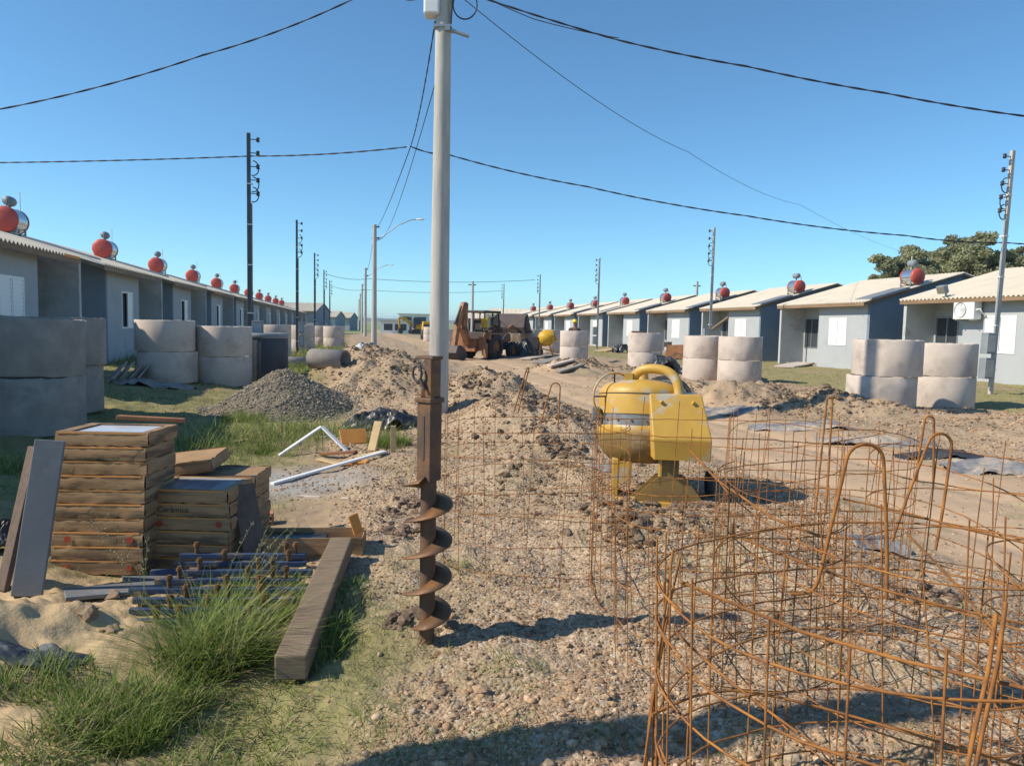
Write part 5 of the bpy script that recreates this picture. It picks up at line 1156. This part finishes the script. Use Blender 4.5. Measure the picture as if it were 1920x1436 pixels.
p = far(806, 640, 80); t = thing('site_truck', 'yellow topped vehicle half hidden behind the tall pole', 'vehicle', (p.x, 80, hz(p.x, 80)), R(10))
m = MB(); m.box(-.9, .9, -1.8, 1.8, .5, 1.0); m.build('body', 'tank', t, .06); m = MB(); m.prism([(-.9, 1.0), (.9, 1.0), (.8, 1.9), (-.8, 1.9)], 'y', -1.2, .6); c_ = m.build('cab', 'yellow2', t, .06); m = MB(); m.box(-.75, .75, -1.22, -1.19, 1.1, 1.6); m.build('windscreen', 'glass', c_)
for x in (-.8, .8):
    for y in (-1.2, 1.2): m = MB(); m.lathe([(.1, -.12), (.33, -.12), (.36, 0), (.33, .12), (.1, .12)], 20, Matrix.Translation((x, y, .36)) @ Matrix.Rotation(R(90), 4, 'Y')); m.build('wheel', 'rubber', t)

# ------------------------------------------------------------------ worker behind the rings
def skin_mesh(name, verts, edges, mat, parent, sub=2):
    me = bpy.data.meshes.new(name); me.from_pydata([v[0] for v in verts], edges, []); o = bpy.data.objects.new(name, me); C.objects.link(o)
    md = o.modifiers.new('skin', 'SKIN'); md.use_smooth_shade = True
    for i, v in enumerate(verts): r = v[1]; me.skin_vertices[0].data[i].radius = r if isinstance(r, tuple) else (r, r)
    me.skin_vertices[0].data[0].use_root = True
    s_ = o.modifiers.new('sub', 'SUBSURF'); s_.levels = sub; s_.render_levels = sub
    dg = bpy.context.evaluated_depsgraph_get(); m2 = bpy.data.meshes.new_from_object(o.evaluated_get(dg)); bpy.data.objects.remove(o)
    m2.materials.clear(); m2.materials.append(MAT[mat]); q = bpy.data.objects.new(name, m2); C.objects.link(q); q.parent = parent; return q
q = Vector((rs6.x+.10, rs6.y+1.25, 0)); q.z = hz(q.x, q.y)
t = thing('person', 'worker with yellow hard hat and dark shirt standing behind the stacked rings', 'person', q, R(8)); t.scale = (1.02,)*3
V = [((0, 0, .95), (.15, .11)), ((0, 0, 1.15), (.15, .10)), ((0, .01, 1.38), (.18, .11)), ((0, 0, 1.49), (.06, .06)), ((0, -.01, 1.58), (.065, .075)), ((0, -.015, 1.67), (.078, .092)), ((0, 0, 1.73), (.06, .07)),
     ((.2, 0, 1.40), .055), ((.27, -.02, 1.14), .042), ((.25, -.16, .93), .034), ((.24, -.22, .88), .03), ((-.2, 0, 1.40), .055), ((-.27, -.02, 1.14), .042), ((-.25, -.16, .93), .034), ((-.24, -.22, .88), .03),
     ((.1, 0, .88), .095), ((.11, -.01, .5), .062), ((.11, .02, .1), .045), ((.11, -.12, .05), .04), ((-.1, 0, .88), .095), ((-.11, -.01, .5), .062), ((-.11, .02, .1), .045), ((-.11, -.12, .05), .04)]
E = [(0, 1), (1, 2), (2, 3), (3, 4), (4, 5), (5, 6), (2, 7), (7, 8), (8, 9), (9, 10), (2, 11), (11, 12), (12, 13), (13, 14), (0, 15), (15, 16), (16, 17), (17, 18), (0, 19), (19, 20), (20, 21), (21, 22)]
for sx in (1, -1):                                           # five fingers on each hand
    h0 = 10 if sx > 0 else 14
    for k in range(5):
        b = len(V); dx = (k-1.5)*.018 if k < 4 else -.045*sx
        l = (.055, .065, .06, .048, .04)[k]; base = (sx*.24+dx, -.235 if k < 4 else -.2, .872); V += [(base, .010), ((base[0]+dx*.2, base[1]-l*.7, .86), .009), ((base[0]+dx*.2, base[1]-l*1.1, .835), .007)]; E += [(h0, b), (b, b+1), (b+1, b+2)]
body = skin_mesh('body', V, E, 'skin', t)
m = MB(); m.lathe([(.105, 0), (.125, .02), (.118, .05), (.10, .1), (.06, .14), (.001, .155)], 24, Matrix.Translation((0, 0, 1.69)) @ Matrix.Scale(1.15, 4, (0, 1, 0))); m.box(-.09, .09, -.2, -.1, 1.692, 1.703); m.build('hard_hat', 'hat', t)
skin_mesh('shirt', [((0, 0, .93), (.165, .125)), ((0, 0, 1.15), (.165, .115)), ((0, .01, 1.36), (.195, .125)), ((0, .0, 1.46), (.09, .08)), ((.21, 0, 1.40), .068), ((.275, -.02, 1.16), .055), ((-.21, 0, 1.40), .068), ((-.275, -.02, 1.16), .055)], [(0, 1), (1, 2), (2, 3), (2, 4), (4, 5), (2, 6), (6, 7)], 'cloth', t)
skin_mesh('trousers', [((0, 0, .98), (.16, .12)), ((.1, 0, .86), .11), ((.11, -.01, .5), .08), ((.11, .02, .12), .065), ((-.1, 0, .86), .11), ((-.11, -.01, .5), .08), ((-.11, .02, .12), .065)], [(0, 1), (1, 2), (2, 3), (0, 4), (4, 5), (5, 6)], 'trouser', t)
for x in (.032, -.032): m = MB(); m.lathe([(.001, -.012), (.011, -.004), (.012, .004), (.001, .012)], 10, Matrix.Translation((x, -.105, 1.665))); m.build('eye', 'cable', t)
m = MB(); m.prism([(-.098, 1.655), (-.135, 1.632), (-.098, 1.625)], 'x', -.014, .014); m.build('nose', 'skin', t)

# ------------------------------------------------------------------ trees behind the right row
def tree(label, Y, blobs, base_px, seed):
    g = np.random.default_rng(seed); bp = far(base_px, 640, Y); t = thing('tree', label, 'tree', (bp.x, Y, hz(bp.x, Y)), 0, 'trees behind the right hand roofs'); O = Vector(t.location)
    pts, cols, rad = [], [], []
    m = MB(); fork = O+Vector((0, 0, 3.2)); m.tube([O-Vector((0, 0, .3)), O+Vector((.1, 0, 1.6)), fork], [.42, .34, .28], 10)
    for (px, py, r, dY) in blobs:
        c = far(px, py, Y+dY); mid = fork.lerp(c, .5)+Vector((g.normal(0, .3), g.normal(0, .3), -.3)); m.tube([fork, mid, c], [.17, .11, .04], 7)
        for _ in range(max(3, int(9*r))):
            d = Vector(g.normal(0, 1, 3)).normalized(); s = c+Vector((d.x, d.y*1.2, d.z*.75))*r*(.35+.65*g.random()); cr = r*(.30+.30*g.random())
            m.tube([c, s], [.03, .012], 4, caps=False)
            n = int(120*cr*cr/.16)+60; q = g.normal(0, 1, (n, 3)); q = q/np.linalg.norm(q, axis=1)[:, None]*(g.random(n)**.6*cr*1.25)[:, None]*np.array([1.1, 1.1, .85])
            pts.append(q+np.array(s)); k = .75+.5*g.random(); cols.append(np.tile(np.array([(.33, .34, .20)])*k, (n, 1))*(.75+.5*g.random((n, 1)))+np.array([(.012, .006, .0)])*g.random((n, 1)))
    tr = m.build('trunk', 'bark', t); tr.location = -O
    P = np.concatenate(pts); cc = np.concatenate(cols); n = len(P); a = g.normal(0, 1, (n, 3)); a /= np.linalg.norm(a, axis=1)[:, None]; b = np.cross(a, g.normal(0, 1, (n, 3))); b /= np.linalg.norm(b, axis=1)[:, None]
    L = (.12+.11*g.random(n))[:, None]*(Y/75); W = L*.5
    V = np.stack([P-a*L, P+b*W, P+a*L, P-b*W], 1).reshape(-1, 3)-np.array(O); F = np.arange(4*n).reshape(-1, 4)
    rawmesh('crown', V, F, 'crown', np.repeat(cc, 4, 0), parent=t); return t
tree('broad dark tree with a tall rounded top, behind the second right roof', 74, [(1800, 462, 1.1, 0), (1765, 480, 1.1, 1), (1815, 490, 1.4, -1), (1775, 510, 1.6, 0), (1740, 500, 1.2, 1), (1712, 478, 1.0, 0), (1720, 520, 1.4, -1), (1790, 535, 1.8, 1), (1830, 515, 1.3, 0)], 1780, 3)
tree('spreading tree with ragged left edge, left part of the tree group', 80, [(1652, 488, .8, 0), (1668, 505, .9, 0), (1690, 495, 1.0, 1), (1700, 515, 1.3, 0), (1660, 522, .8, 0), (1640, 525, .6, 0), (1685, 530, 1.4, 1), (1650, 540, 1.0, 0)], 1690, 5)
tree('airy tree reaching to the right edge behind the leaning service pole', 70, [(1845, 452, .85, 0), (1838, 480, 1.1, 0), (1868, 490, 1.1, 1), (1890, 478, .8, 0), (1910, 470, .6, 0), (1905, 495, .9, 0), (1860, 515, 1.3, 0), (1930, 490, .9, 1), (1895, 520, 1.1, 0), (1940, 510, 1.0, 0)], 1868, 7)

# ------------------------------------------------------------------ thin summer haze over the fields
m = MB(); m.box(-9500, 9500, -9500, 9500, -40, 60)
hm = bpy.data.materials.new('haze'); hm.use_nodes = True; hn = hm.node_tree; hn.nodes.remove(hn.nodes['Principled BSDF'])
pv = hn.nodes.new('ShaderNodeVolumePrincipled'); pv.inputs['Color'].default_value = (.80, .88, 1, 1); pv.inputs['Density'].default_value = .00022; pv.inputs['Anisotropy'].default_value = .2
hn.links.new(pv.outputs[0], hn.nodes['Material Output'].inputs['Volume'])
MAT['haze'] = hm; setk(m.build('haze', 'haze'), 'stuff')
